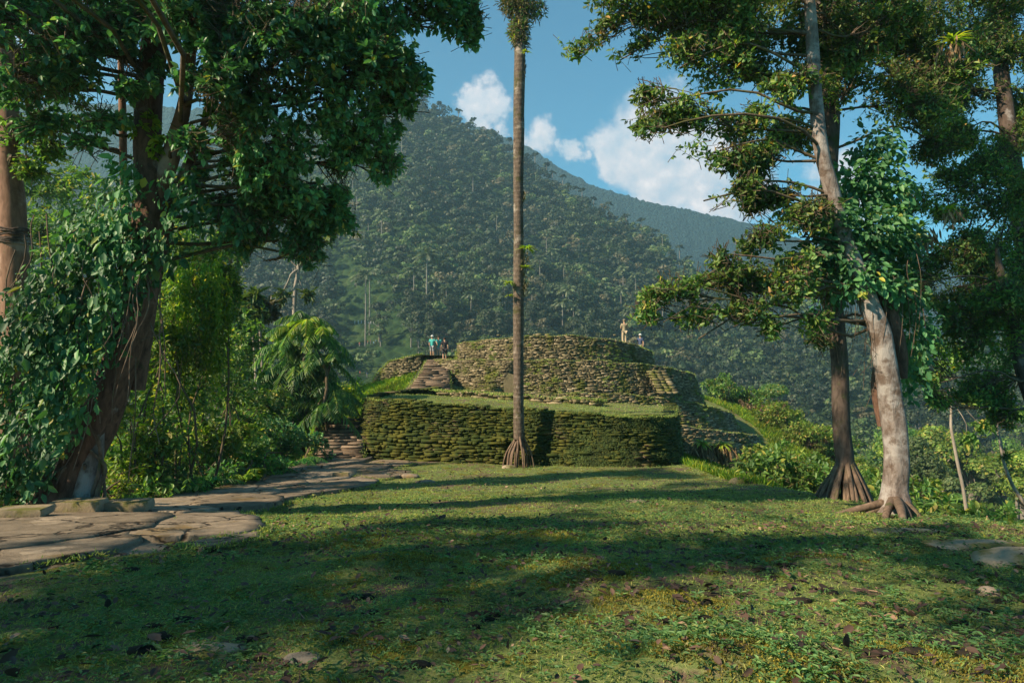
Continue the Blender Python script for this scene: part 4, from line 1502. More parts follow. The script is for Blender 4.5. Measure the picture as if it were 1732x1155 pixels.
for k, (x0, y0, x1, y1, w) in enumerate([(60, 862, 120, 780, 14), (82, 872, 128, 800, 12), (40, 858, 110, 760, 12), (165, 848, 158, 760, 9), (176, 846, 170, 760, 6), (98, 868, 140, 740, 10), (70, 850, 150, 690, 8),
                                         (150, 850, 165, 735, 9), (120, 855, 150, 790, 10)]):
    a, b = P(x0, y0, YL - .25 + .1 * (k % 3)), P(x1, y1, YL - .22)
    limb(mb, a, b, w * YL / FPX / 2, w * YL / FPX / 3.4, k, 0.03, 10, 7)
for k in range(16):
    x0 = rr.uniform(110, 290)
    y0 = rr.uniform(330, 620)
    a, b = P(x0, y0, YL - .45), P(x0 + rr.normal() * 14 - (y0 - 500) * .06, y0 + rr.uniform(80, 240), YL - .4)
    limb(mb, a, b, .012, .008, k, 0.02, 10, 4)
mb_local(mb, rootL.location).build('aerial_roots', M['bark_root'], rootL, smooth=True)

# climbing vine draped over that trunk, big drooping leaves
vine = empty('climbing_vine', P(60, 850, 9.8))
tag(vine, 'thick curtain of large glossy hanging vine leaves draped over the leaning left trunk', 'vine')
rv = np.random.default_rng(13)
mb, mbT = MB(), MB()
vl = [(40, 600, 9.5, 70, 130), (100, 540, 9.6, 80, 120), (130, 470, 9.7, 70, 80), (180, 430, 9.8, 60, 80), (60, 720, 9.5, 75, 80), (110, 660, 9.55, 60, 90), (30, 800, 9.7, 60, 60),
      (160, 580, 9.75, 45, 90), (200, 380, 9.9, 50, 70), (215, 300, 9.9, 38, 45), (305, 330, 9.9, 40, 60), (300, 410, 10.0, 38, 50), (330, 370, 10.1, 35, 45), (150, 390, 10, 50, 40),
      (245, 440, 9.9, 32, 60), (-40, 650, 9.6, 70, 160), (-60, 820, 9.6, 80, 80), (205, 500, 9.85, 28, 60), (75, 480, 9.8, 50, 40)]
for (px, py, Y, rx, ry) in vl:
    c = P(px, py, Y)
    R = np.array((rx, 0.45 * FPX / Y, ry)) * Y / FPX
    n = int(rx * ry * 0.15)
    q = in_ball(rv, n, 0.5)
    C = c + q * R
    kp = fbm(C * 1.5, 44, 3) > -0.18
    q, C = q[kp], C[kp]
    n = len(C)
    D = np.array((-0.25, -0.35, -0.9)) + rv.normal(size=q.shape) * 0.5
    N = np.array((-0.2, -0.8, 0.7)) + rv.normal(size=q.shape) * 0.5
    Ls = 0.04 + 0.17 * rv.uniform(0, 1, n) ** 3.0
    leaves(mb, C, D, N, Ls, Ls * rv.uniform(.4, .62, n), 0.15, 0.2)
mb_local(mb, vine.location).build('foliage', M['leaf_vine'], vine)
mbT = MB()
for k in range(26):
    x0, y0 = rv.uniform(20, 260), rv.uniform(330, 560)
    limb(mbT, P(x0, y0, 9.75), P(x0 - rv.uniform(0, 50), y0 + rv.uniform(100, 260), 9.55), .012, .007, k, 0.05, 9, 4)
mb_local(mbT, vine.location).build('stems', M['bark_root'], vine)

# smooth brown trunk at the far left
tree('smooth_bark_tree', 'straight smooth brown trunk with a dark ring at the far left edge', 'tree', 12.5,
     [(18, 900, 54), (22, 700, 46), (26, 560, 44), (26, 450, 42), (20, 330, 38), (14, 240, 34), (8, 120, 30), (0, -60, 26)],
     [(20, 210, 12.2, 50, 40), (-40, 120, 12.5, 90, 90), (40, 90, 12.8, 80, 60), (0, -60, 12.5, 140, 90), (20, 265, 12.1, 28, 22)], 'leaf_mid', 'bark_smooth', 3, density=1.3, L=0.10, W=0.05, origins_from=0.6)
bpy.context.view_layer.update()
root = bpy.data.objects['smooth_bark_tree']
mb = MB()
for k in range(14):
    q = P(24, 402 + rr.normal() * 8, 12.5)
    a = np.linspace(0, 6.6, 22)
    r_ = 0.235 + rr.uniform(0, .03)
    mb.add(*tube(np.stack([q[0] + np.cos(a) * r_, q[1] + np.sin(a) * r_, q[2] + np.sin(a * 2 + k) * .03], 1), .012, 4))
mb_local(mb, root.location).build('root_band', M['bark_dark'], root)

# ---- slender palm on stilt roots in the middle
YP = 21.9
palm_t = [(878, 742, 19), (877, 700, 18), (877, 600, 17.5), (877, 480, 18), (877, 380, 16.5), (877, 280, 18), (878, 180, 19), (879, 90, 19), (880, 30, 17), (881, -60, 14), (883, -170, 11)]
pts, rad = px_path(palm_t, YP, 90)
org = P(877, 786, YP)
pr = empty('stilt_palm', org)
tag(pr, 'tall slender grey palm on a cone of stilt roots in front of the mossy wall', 'palm')
mb = MB()
mb.add(*tube(pts, rad, 18, lump=0.10, seed=5))
mb_local(mb, org).build('trunk', M['bark_grey'], pr, smooth=True)
rp_ = np.random.default_rng(31)
for k in range(24):
    a = k * 6.283 / 24 + rp_.normal() * .1
    r_ = rp_.uniform(.26, .56)
    top = P(877, 742 + rp_.uniform(-8, 10), YP) + np.array((math.cos(a) * .12, math.sin(a) * .12, 0))
    bx, by = org[0] + math.cos(a) * r_, org[1] + math.sin(a) * r_
    bot = np.array((bx, by, h1(bx, by) - .05))
    mid = top * .45 + bot * .55 + np.array((math.cos(a) * .05, math.sin(a) * .05, .08))
    mb = MB()
    mb.add(*tube(smooth_path(np.array([top, mid, bot]), 9), np.linspace(rp_.uniform(.022, .04), rp_.uniform(.015, .03), 9), 6, lump=.3, seed=k))
    mb_local(mb, org).build('stilt_root', M['bark_root'], pr, smooth=True)
mbC = MB()
fronds(mbC, P(883, -175, YP), rp_, 12, 3.4, 40, 0.9, 0.06, (0.1, 1.2), 0.75)
mb_local(mbC, org).build('fronds', M['leaf_palm'], pr)
# epiphytes matted round the palm's upper trunk
ep = empty('epiphyte_mass', P(880, 40, YP))
tag(ep, 'shaggy brown and green epiphyte clump wrapped round the top of the slender palm', 'epiphyte')
mb, mb2 = MB(), MB()
for (px, py, rx, ry, n) in [(880, 8, 34, 26, 900), (878, 50, 17, 28, 800), (880, 72, 13, 12, 160), (905, 20, 22, 20, 200), (865, 0, 26, 20, 300), (884, -30, 40, 30, 700)]:
    c = P(px, py, YP)
    q = in_ball(rp_, n, .5)
    C = c + q * np.array((rx, (rx), ry)) * YP / FPX
    D = unit(q) * .8 + rp_.normal(size=q.shape) * .6 + np.array((0, 0, -.45))
    leaves(mb, C, D, rp_.normal(size=q.shape), rp_.uniform(.08, .26, n), .03, .1, .2)
    k = rp_.uniform(0, 1, n) < .45
    leaves(mb2, C[k], rp_.normal(size=(k.sum(), 3)) + np.array((0, 0, .5)), rp_.normal(size=(k.sum(), 3)), rp_.uniform(.08, .2, k.sum()), .05, .1, .2)
mb_local(mb, ep.location).build('hanging_roots', M['moss_hang'], ep)
mb_local(mb2, ep.location).build('leaves', M['leaf_mid'], ep)
for px, py, L, lb in [(885, 420, .46, 'largest yellow-green bromeliad, highest on the bare part of the slender palm trunk'),
                      (884, 452, .32, 'small bromeliad just below the largest one on the right of the palm trunk'),
                      (866, 479, .34, 'bromeliad sticking out on the left of the palm trunk'),
                      (868, 500, .22, 'lowest and smallest bromeliad on the palm trunk'),
                      (884, 88, .2, 'yellowish tuft right under the epiphyte clump on the palm')]:
    bromeliad(P(px + (6 if px > 877 else -6), py, YP - .24), rp_, L, lb, n=36, W=L * .15)
mb = MB()
c0 = P(882, 500, YP - .05)
for q in [(886, 440, 9, 26), (886, 480, 8, 26), (882, 330, 7, 10), (885, 110, 6, 26)]:
    n = 160
    w = in_ball(rp_, n, .5)
    C = P(q[0], q[1], YP - .02) + w * np.array((q[2], q[2] * 1.2, q[3])) * YP / FPX
    mb = MB()
    leaves(mb, C, rp_.normal(size=w.shape) * .4 + np.array((0, 0, -1)), rp_.normal(size=w.shape), rp_.uniform(.06, .16, n), .025, .1, .1)
    mb_local(mb, org).build('moss_beard', M['moss_hang'], pr)

# ---- right-hand trees
YR = 11.0
whiteT = [(1513, 884, 96), (1513, 870, 66), (1515, 850, 48), (1515, 825, 40), (1516, 780, 38), (1510, 700, 37), (1500, 620, 37), (1486, 560, 34), (1466, 500, 31), (1440, 430, 26), (1420, 370, 27), (1405, 310, 25), (1390, 250, 24), (1380, 160, 22), (1372, 60, 20), (1362, -80, 16)]
lobesR = [
    (1035, 25, 11.2, 55, 35), (1110, 45, 11.2, 75, 45), (1200, 50, 11.2, 85, 50), (1290, 60, 11.2, 80, 60), (1060, 85, 11.2, 35, 18), (1150, 110, 11.0, 60, 32), (1230, 130, 11.1, 80, 45),
    (1110, 165, 10.8, 40, 22), (1160, 200, 10.8, 75, 28), (1100, 225, 10.7, 36, 14), (1250, 210, 10.9, 70, 36), (1320, 170, 11, 60, 50), (1215, 262, 10.8, 60, 24), (1300, 265, 10.9, 55, 32),
    (1195, 335, 10.6, 36, 22), (1240, 310, 10.7, 45, 22), (1330, 330, 11, 55, 35), (1400, 30, 11.5, 80, 50), (1470, 60, 11.5, 60, 50),
    (1350, 400, 10.8, 60, 40), (1280, 410, 10.6, 55, 28), (1215, 440, 10.5, 34, 18),
    (1150, 500, 10.2, 52, 28), (1115, 535, 10.1, 26, 18), (1220, 480, 10.4, 60, 34), (1290, 490, 10.6, 60, 40), (1260, 540, 10.4, 50, 26), (1350, 480, 10.8, 55, 40), (1180, 545, 10.2, 40, 16), (1310, 555, 10.6, 22, 16), (1390, 545, 10.8, 30, 20),
    (1180, -50, 11.2, 180, 50, 2.0), (1400, -70, 11.4, 160, 60, 2.0),
]
rootR, oR = tree('white_barked_tree', 'leaning tree with whitish trunk, spreading root foot and wide leafy crown', 'tree', YR, whiteT, lobesR, 'leaf_right', 'bark_white', 7,
                 flute=0.13, lump=0.10, density=2.0, per=8, L=0.088, W=0.042, tw=0.4, limb_r=0.028, origins_from=0.5, upn=0.25, droop=.2,
                 trunk2=[([(1492, 720, 14, .25), (1484, 660, 20, .25), (1490, 590, 18, .25), (1478, 520, 14, .2)], 'bark_brown'),
                         ([(1530, 640, 10, .2), (1522, 590, 22, .2), (1500, 520, 26, .2), (1480, 470, 24, .2), (1450, 400, 20, .2)], 'bark_brown')])
mb = MB()
for k, (x1, y1, w) in enumerate([(1478, 862, 12), (1460, 868, 8), (1495, 878, 12), (1530, 882, 12), (1560, 872, 13), (1598, 888, 9), (1545, 880, 9), (1508, 884, 10), (1630, 894, 6)]):
    q = gp(x1, y1)
    b = np.array((q[0], q[1] if abs(q[1] - YR) < 2 else YR, 0))
    b[2] = h1(b[0], b[1]) - .04
    a = P(1514 + (x1 - 1514) * .12, 845, YR)
    mid = a * .35 + b * .65
    b[2] -= .06
    mid[2] = b[2] + .12
    p = smooth_path(np.array([a, mid, b]), 12)
    mb.add(*tube(p, np.linspace(w * 1.5, w * .6, 12) * YR / FPX / 2, 8, lump=.15, seed=k))
mb_local(mb, rootR.location).build('surface_roots', M['bark_root'], rootR, smooth=True)

# darker trunk on a fluted root cone
YD = 13.8
darkT = [(1430, 790, 30), (1424, 720, 29), (1420, 640, 28), (1415, 560, 27), (1408, 480, 27), (1402, 400, 26), (1402, 300, 28), (1404, 200, 30), (1398, 100, 34), (1394, 0, 36), (1392, -120, 30)]
lobesD = [(1470, 90, 13.8, 70, 60), (1560, 60, 14.2, 80, 60), (1500, 180, 13.8, 60, 50), (1430, 160, 13.4, 40, 60), (1550, 150, 14, 70, 50), (1590, 250, 14.2, 50, 35), (1500, 10, 14, 110, 50), (1430, -80, 14, 170, 60, 2.0),
          (1390, 500, 13.4, 40, 30), (1380, 580, 13.5, 28, 14), (1340, 240, 13.8, 50, 50), (1600, 110, 14.4, 60, 50)]
rootD, oD = tree('stilt_root_tree', 'dark straight trunk rising from a skirt of stilt roots left of the white trunk', 'tree', YD, darkT, lobesD, 'leaf_right', 'bark_dark', 9,
                 lump=0.08, density=1.6, per=8, L=0.095, W=0.042, origins_from=0.55, upn=0.6, limb_r=.03)
mb = MB()
for k in range(46):
    a = k * 6.283 / 46 + rr.normal() * .08
    r_ = rr.uniform(.45, .66)
    c = P(1430, 790, YD)
    top = c + np.array((math.cos(a) * .13, math.sin(a) * .13, rr.uniform(-.05, .12)))
    bx, by = c[0] + math.cos(a) * r_, c[1] + math.sin(a) * r_
    bot = np.array((bx, by, h1(bx, by) - .15))
    mid = top * .5 + bot * .5 + np.array((math.cos(a) * .02, math.sin(a) * .02, .03))
    mb.add(*tube(smooth_path(np.array([top, mid, bot]), 9), np.linspace(.045, .035, 9), 6, lump=.25, seed=k))
mb_local(mb, rootD.location).build('stilt_roots', M['bark_root'], rootD, smooth=True)

# ivy mass round both trunks
ivy = empty('ivy', P(1480, 480, 11))
tag(ivy, 'dense dark green climber smothering the fork between the white and dark trunks', 'climber')
mb, mbT = MB(), MB()
for (px, py, Y, rx, ry) in [(1480, 250, 11.6, 42, 40), (1450, 310, 11.5, 55, 45), (1500, 320, 11.6, 45, 60), (1470, 390, 11.2, 80, 50), (1400, 430, 11.2, 55, 45), (1510, 420, 11.5, 50, 60),
                            (1450, 470, 11.0, 60, 40), (1500, 490, 11.2, 40, 30), (1405, 370, 11.2, 40, 40), (1360, 440, 11.2, 40, 30), (1550, 560, 11.4, 25, 60), (1530, 500, 11.4, 25, 40), (1540, 640, 11.5, 14, 40), (1405, 500, 13.4, 26, 28)]:
    c = P(px, py, Y)
    n = int(rx * ry * 0.22)
    q = in_ball(rv, n, .5)
    C = c + q * np.array((rx, .5 * FPX / Y, ry)) * Y / FPX
    D = unit(q) * .6 + rv.normal(size=q.shape) * .5 + np.array((0, -.2, -.5))
    N = np.array((-.3, -.5, .8)) + rv.normal(size=q.shape) * .5
    Ls = rv.uniform(.07, .17, n)
    leaves(mb, C, D, N, Ls, Ls * .5, .15, .2)
for k in range(40):
    x0, y0 = rv.uniform(1400, 1550), rv.uniform(420, 520)
    limb(mbT, P(x0, y0, 11.0), P(x0 + rv.normal() * 10, y0 + rv.uniform(40, 170), 10.95), .007, .004, k, .02, 7, 3)
mb_local(mb, ivy.location).build('foliage', M['leaf_vine'], ivy)
mb_local(mbT, ivy.location).build('hanging_stems', M['bark_root'], ivy)

# dim trunks and crowns at the right edge
tree('broadleaf_tree', 'tall tree at the right edge with a mottled trunk and sunlit upper leaves', 'tree', 16.5,
     [(1765, 700, 34), (1745, 520, 30), (1728, 380, 28), (1712, 280, 26), (1700, 180, 24), (1692, 80, 22), (1690, -60, 18)],
     [(1660, 60, 16.5, 60, 50), (1720, 30, 16.5, 60, 50), (1640, 150, 16.2, 55, 40), (1720, 150, 16.4, 50, 50), (1690, 250, 16.2, 60, 36), (1630, 220, 16, 40, 26), (1720, 330, 16.3, 50, 40), (1650, 330, 16, 60, 36),
      (1600, 300, 16, 40, 22), (1690, 420, 16, 70, 36), (1620, 420, 15.8, 50, 30), (1590, -30, 16.4, 110, 60, 2), (1740, -60, 16.4, 100, 60, 2), (1590, 370, 15.6, 40, 24), (1740, 240, 16.4, 40, 50), (1560, 330, 15.4, 36, 40), (1580, 440, 15.4, 50, 30), (1660, 280, 16, 50, 34), (1600, 210, 16, 60, 30), (1570, 130, 16, 60, 40), (1550, 470, 15.4, 40, 40), (1620, 480, 15.6, 50, 34), (1720, 460, 16, 50, 40), (1560, 40, 16, 60, 50)],
     'leaf_right', 'bark_dark', 11, density=1.5, limb_r=.03, L=0.085, W=0.038, upn=.6, origins_from=0.4)
tree('broadleaf_tree', 'dense low-hanging dark crown at the right edge above the valley', 'tree', 15.0,
     [(1800, 900, 40), (1770, 740, 34), (1740, 640, 30), (1710, 540, 22), (1690, 460, 12), (1685, 420, 5)],
     [(1610, 490, 14.8, 55, 36), (1680, 500, 14.8, 60, 46), (1730, 560, 15, 50, 60), (1650, 570, 14.8, 60, 42), (1600, 560, 14.6, 36, 36), (1720, 640, 15, 40, 46), (1680, 640, 14.8, 40, 40), (1590, 640, 14.4, 34, 50), (1610, 690, 14.4, 26, 26), (1700, 700, 15, 34, 24), (1560, 480, 14.4, 36, 36)],
     'leaf_mid', 'bark_dark', 13, density=1.4, limb_r=.03, L=0.09, W=0.045, origins_from=0.3)
for k, (px, py, L, lb) in enumerate([(1556, 385, .42, 'big bromeliad with a beard of dead leaves hanging between the right-hand crowns'),
                                     (1606, 355, .3, 'green bromeliad on a thin branch up and right of the bearded one'),
                                     (1610, 70, .4, 'bromeliad perched high in the right-hand crown'),
                                     (1255, 290, .2, 'small bromeliad on a branch of the white-barked tree')]):
    bromeliad(P(px, py, 12.5), rp_, L, lb, dry=80 if k in (0,) else 30, n=30)
bromeliad(P(396, 372, 10.6), rp_, .26, 'yellow bromeliad on a branch end below the dark left canopy', dry=60, n=40)
bromeliad(P(250, 442, 9.8), rp_, .22, 'pale green bromeliad on the leaning left trunk', n=20)

# ============================================================ understory
rngB = np.random.default_rng(202)


def bush(name, label, cat, lobes, mat, seed, L=0.12, W=0.05, dens=1.0, per=7, group=None, base=None, stems=6, tw=0.35, upn=.9, droop=.2, spread=.9, lean=(0, -.1, .25), bunch=False):
    rng = np.random.default_rng(seed)
    c0 = P(*lobes[0][:3]) if lobes[0][0] != 'w' else np.array(lobes[0][1:4])
    gz = h1(c0[0], c0[1])
    org = np.array((c0[0], c0[1], gz)) if base is None else base
    root = empty(name, org)
    tag(root, label, cat, group)
    mbL, mbT = MB(), MB()
    crown_from(lobes, rng, mbL, mbT, dens, per, L, W, tw, 0.004, None, lean=lean, upn=upn, droop=droop, spread=spread, bunch=bunch)
    st = MB()
    for k in range(stems):
        lb = lobes[k % len(lobes)]
        c = P(*lb[:3]) if lb[0] != 'w' else np.array(lb[1:4])
        limb(st, org + rng.normal(size=3) * np.array((.15, .15, 0)) - np.array((0, 0, .1)), c + rng.normal(size=3) * .1, .03, .012, k + seed, .03, 7, 5)
    st.v += [v for v in mbT.v]
    off_ = sum(len(v) for v in st.v) - sum(len(v) for v in mbT.v)
    st.f += [f + off_ for f in mbT.f]
    st.m += mbT.m
    mb_local(mbL, org).build('foliage', M[mat], root)
    mb_local(st, org).build('stems', M['bark_limb'], root)
    return root


B = [
    ('tree', 'bright feathery tree lit by the sun behind the far left trunk', [(110, 330, 38, 60, 50), (70, 400, 36, 60, 60), (140, 430, 36, 55, 60), (60, 300, 38, 40, 30), (110, 500, 34, 70, 60), (170, 360, 38, 34, 40), (40, 520, 34, 60, 60)], 'leaf_mid', .30, .11, .9),
    ('hanging_vine', 'curtain of sunlit hanging creepers to the right of the leaning trunk', [(330, 470, 14.5, 50, 50), (350, 540, 14.5, 40, 70), (310, 600, 14.3, 50, 70), (375, 490, 15, 26, 60), (300, 520, 14, 40, 50), (350, 620, 14.6, 30, 50)], 'leaf_mid', .11, .045, 1.1),
    ('shrub', 'yellow-green sunlit shrub behind the leaning trunk above the stone blocks', [(240, 640, 13.5, 36, 60), (220, 720, 13.2, 40, 60), (260, 580, 14, 40, 50), (210, 790, 13, 34, 36)], 'leaf_bright', .10, .045, .8),
    ('shrub', 'dark leafy shrub between the leaning trunk and the fern patch', [(260, 750, 13.6, 60, 60), (310, 700, 14.5, 60, 55), (250, 820, 13, 50, 30)], 'leaf_mid', .12, .055, 1.0),
    ('shrub', 'mid-green bush in the shade under the hanging creepers', [(380, 650, 18, 60, 50), (420, 700, 19, 60, 45), (350, 690, 17, 50, 40), (410, 610, 20, 40, 40)], 'leaf_mid', .13, .055, .9),
    ('shrub', 'bluish dark bush at the foot of the clumped palm', [(480, 730, 22, 55, 36), (440, 750, 21, 50, 30), (430, 760, 20, 30, 20)], 'leaf_dark', .14, .06, 1.0),
    ('shrub', 'low green bush along the left edge of the stone path', [(370, 790, 15.5, 60, 26), (300, 805, 14, 50, 24), (440, 780, 17.5, 40, 22), (480, 765, 19.5, 30, 20)], 'leaf_fern', .10, .04, 1.0),
    ('shrub', 'small vivid green plant between the stone blocks and the white root', [(190, 815, 11.2, 24, 24), (178, 845, 10.9, 18, 12)], 'leaf_bright', .07, .028, 1.2),
    ('shrub', 'dark undergrowth below the vine curtain at the lower left corner', [(20, 830, 10.6, 60, 34), (-40, 850, 10.4, 60, 40), (70, 815, 11, 40, 40), (-20, 760, 11, 70, 60)], 'leaf_vine', .13, .06, 1.0),
    ('shrub', 'yellow leafed shrub against the far left trunk', [(20, 590, 12.0, 44, 40), (60, 560, 12.2, 30, 26), (15, 660, 12.0, 30, 40)], 'leaf_bright', .10, .05, .8),
    ('shrub', 'bright yellow-green bush at the left end of the grassy mound slope', [(590, 690, 31, 34, 22), (575, 660, 33, 22, 20), (600, 655, 36, 20, 16), (560, 700, 30, 20, 18)], 'leaf_bright', .18, .06, 1.2),
    ('tree', 'dark round tree deep in the shade behind the hanging creepers', [(260, 480, 26, 80, 70), (330, 420, 27, 70, 60), (220, 560, 25, 70, 70), (400, 560, 26, 50, 60), (300, 620, 24, 90, 70), (200, 660, 22, 80, 80), (120, 650, 20, 90, 90), (380, 660, 24, 60, 40)], 'leaf_mid', .22, .10, 1.0),
    ('tree', 'greyish green tree standing left of the cecropia pair', [(385, 420, 48, 44, 50), (360, 500, 46, 50, 60), (410, 640, 42, 60, 50), (440, 590, 44, 40, 36)], 'leaf_forest_light', .34, .13, .9),
]
for k, (nm, lb, lobes, mt, L, W, dn) in enumerate(B):
    bush(nm, lb, 'tree' if nm == 'tree' else ('vine' if 'vine' in nm else 'shrub'), lobes, mt, 300 + k, L, W, dn,
         lean=(0, -.1, -.5) if nm == 'hanging_vine' else (0, -.1, .25))

# strands of the hanging creeper
root = bpy.data.objects['hanging_vine']
mb = MB()
for k in range(46):
    px, py = rngB.uniform(285, 392), rngB.uniform(420, 520)
    L_ = rngB.uniform(60, 190)
    Y = rngB.uniform(13.9, 15)
    n = int(L_ * .9)
    t = rngB.uniform(0, 1, n)
    C = np.array([P(px + rngB.normal() * 3, py + L_ * tt, Y) for tt in t])
    leaves(mb, C, rngB.normal(size=(n, 3)) * .5 + np.array((0, 0, -1)), rngB.normal(size=(n, 3)) + np.array((-.3, -.6, .4)), .09, .04)
mb_local(mb, np.array(root.location)).build('strands', M['leaf_bright'], root)


def plant_fronds(name, label, cat, c, n, L, mat, pin=20, pl=.3, pw=.03, up=(.2, 1.2), droop=.7, seed=0, stem_h=0.0, group=None, stem_r=.05, barkm='bark_limb', pdroop=.4):
    rng = np.random.default_rng(seed)
    root = empty(name, c)
    tag(root, label, cat, group)
    mb, mbS = MB(), MB()
    fronds(mb, (0, 0, stem_h), rng, n, L, pin, pl, pw, up, droop, pdroop=pdroop)
    mb.build('fronds', M[mat], root)
    if stem_h > 0:
        mbS.add(*tube([(0, 0, -.2), (.02, 0, stem_h * .5), (0, 0, stem_h)], [stem_r, stem_r * .8, stem_r * .7], 8, lump=.1, seed=seed))
        mbS.build('trunk', M[barkm], root)
    return root


def onground(px, py, Y):
    q = P(px, py, Y)
    return (q[0], q[1], h1(q[0], q[1]))


for k, (px, Y, n, L, pl, pw, mt, lb) in enumerate([
        (345, 16.0, 9, 1.1, .34, .045, 'leaf_bright', 'bright fan of young palm leaves in the middle of the shady fern patch'),
        (372, 16.5, 8, 1.3, .26, .035, 'leaf_palm', 'bluish palm frond plant beside the bright fan of leaves'),
        (410, 16.2, 8, .95, .30, .06, 'leaf_bright', 'broad leaved bright plant at the right of the fern patch'),
        (300, 14.0, 9, 1.0, .22, .03, 'leaf_palm', 'low fern by the path edge nearest the stone blocks'),
        (350, 14.8, 8, .9, .22, .03, 'leaf_fern', 'low arching fern in front of the bright fan of leaves'),
        (455, 19.0, 9, 1.2, .24, .035, 'leaf_palm', 'dark fern beside the path where it nears the steps'),
        (186, 12.2, 9, .8, .16, .03, 'leaf_fern', 'fern just behind the gap between the two stone blocks'),
        (500, 21.0, 8, 1.3, .26, .035, 'leaf_fern', 'arching fern below the clumped palm')]):
    q = onground(px, 800, Y)
    plant_fronds('fern' if 'fern' in lb else 'young_palm', lb, 'fern' if 'fern' in lb else 'palm', q, n, L, mt, 18, pl, pw, (.5, 2.0), .6, 400 + k, .15)

# clumping palm left of the steps
cp = empty('clumping_palm', onground(515, 700, 25))
tag(cp, 'dense clump of palm with many drooping fronds and a top coloured as sunlit, left of the steps', 'palm')
o0 = np.array(cp.location)
mbF, mbS = MB(), MB()
for k in range(13):
    px, py = [(505, 560), (540, 575), (480, 590), (520, 540), (555, 610), (470, 640), (500, 620), (535, 640), (560, 660), (510, 670), (485, 690), (545, 690), (520, 600)][k]
    t = P(px, py, 25 + rngB.uniform(-.8, .8))
    b = o0 + np.array((rngB.normal() * .35, rngB.normal() * .35, -.1))
    limb(mbS, b, t, .07, .05, k, .02, 8, 7)
    fronds(mbF, t, rngB, 11, 1.5, 20, .46, .045, (-.1, 1.5), .9, pdroop=.6)
mb_local(mbF, o0).build('fronds', M['leaf_palm'], cp)
mb_local(mbS, o0).build('stems', M['bark_limb'], cp)
mb = MB()
for px, py in [(520, 545), (495, 560), (540, 560)]:
    fronds(mb, P(px, py, 24.6), rngB, 6, 1.2, 18, .4, .05, (.2, 1.6), .9, pdroop=.6)
mb_local(mb, o0).build('sun_painted_fronds', M['leaf_bright'], cp)  # brighter frond colour stands in for sun on the clump's top


def far_tree(name, label, Y, trunk, clusters, mat, bark, seed, L=.4, W=.14, cat='tree', group=None):
    rng = np.random.default_rng(seed)
    pts, rad = px_path(trunk, Y, 24, .05, seed)
    gz = h1(pts[0][0], pts[0][1])
    if pts[0][2] > gz:
        pts = np.vstack([[pts[0][0], pts[0][1], gz - .2], pts])
        rad = np.r_[rad[0] * 1.1, rad]
    org = np.array((pts[0][0], pts[0][1], gz))
    root = empty(name, org)
    tag(root, label, cat, group)
    mb = MB()
    mb.add(*tube(pts, rad, 8, lump=.06, seed=seed))
    mb2 = MB()
    for (px, py, r) in clusters:
        c = P(px, py, Y)
        limb(mb, pts[-4], c, rad[-1] * .7, rad[-1] * .35, int(px), .05, 7, 5)
        n = int(30 + r * 3)
        D = rng.normal(size=(n, 3)) + np.array((0, 0, .15))
        C = c + rng.normal(size=(n, 3)) * r * Y / FPX * .33
        leaves(mb2, C, D, np.array((0, 0, 1)) + rng.normal(size=(n, 3)) * .3, L * rng.uniform(.6, 1.2, n), W, .15, .4)
    mb_local(mb, org).build('trunk', M[bark], root, smooth=True)
    mb_local(mb2, org).build('crown', M[mat], root)
    return root


far_tree('cecropia', 'left of the two thin trees with tiered pale leaves beside the clumped palm', 33, [(432, 680, 5), (430, 600, 4.5), (426, 540, 4)], [(425, 520, 22), (405, 530, 14), (440, 535, 16), (412, 510, 12), (432, 500, 10)], 'leaf_forest_light', 'bark_pale', 51, .55, .2)
far_tree('cecropia', 'right of the two thin trees, its flat crown tinged orange', 34, [(444, 690, 5), (442, 600, 4.5), (440, 545, 4)], [(452, 520, 18), (440, 512, 14), (462, 530, 12), (430, 520, 12)], 'leaf_forest_dry', 'bark_pale', 52, .5, .18)
far_tree('bare_tree', 'slender pale tree with forked bare branches rising above the clumped palm', 36, [(498, 520, 7), (500, 480, 6.5), (504, 448, 6)], [(485, 428, 5), (520, 436, 6), (575, 385, 16), (560, 400, 12), (540, 430, 8), (478, 500, 12), (520, 500, 12)], 'leaf_forest_light', 'bark_pale', 53, .45, .14)
far_tree('slender_tree', 'thin pale forked tree standing below the lawn edge at right', 21, [(1640, 880, 6), (1622, 800, 5.5), (1612, 740, 5), (1606, 690, 4), (1604, 640, 3)], [(1600, 620, 26), (1580, 640, 20), (1640, 740, 14), (1660, 720, 14), (1585, 680, 12), (1620, 600, 20), (1590, 590, 18)], 'leaf_mid', 'bark_pale', 54, .22, .09)
far_tree('slender_tree', 'second thin pale tree, closer to the right edge, with reddish leaves below', 23, [(1740, 860, 6), (1715, 820, 5.5), (1702, 790, 5), (1690, 740, 4), (1684, 700, 3)], [(1690, 690, 20), (1720, 700, 18), (1670, 720, 12), (1700, 770, 10)], 'leaf_mid', 'bark_pale', 55, .22, .09)


# shrubs on the slopes: a few kinds, then copies
def shrub_proto(seed, mat, R, Hh, L, W, n_l=9, dens=1.0):
    rng = np.random.default_rng(seed)
    lobes = []
    for k in range(n_l):
        a = rng.uniform(0, 6.28)
        r = R * rng.uniform(.1, .75)
        z = Hh * rng.uniform(.3, .85)
        s_ = R * rng.uniform(.3, .5)
        lobes.append(('w', math.cos(a) * r, math.sin(a) * r, z, s_, s_, s_ * .8))
    mbL, mbT = MB(), MB()
    crown_from(lobes, rng, mbL, mbT, dens, 7, L, W, .3, .006, None)
    for lb in lobes:
        limb(mbT, (0, 0, -.4), lb[1:4], .035, .015, int(lb[1] * 99) & 255, .05, 6, 4)
    return mbL.mesh('foliage', M[mat]), mbT.mesh('stems', M['bark_limb'])


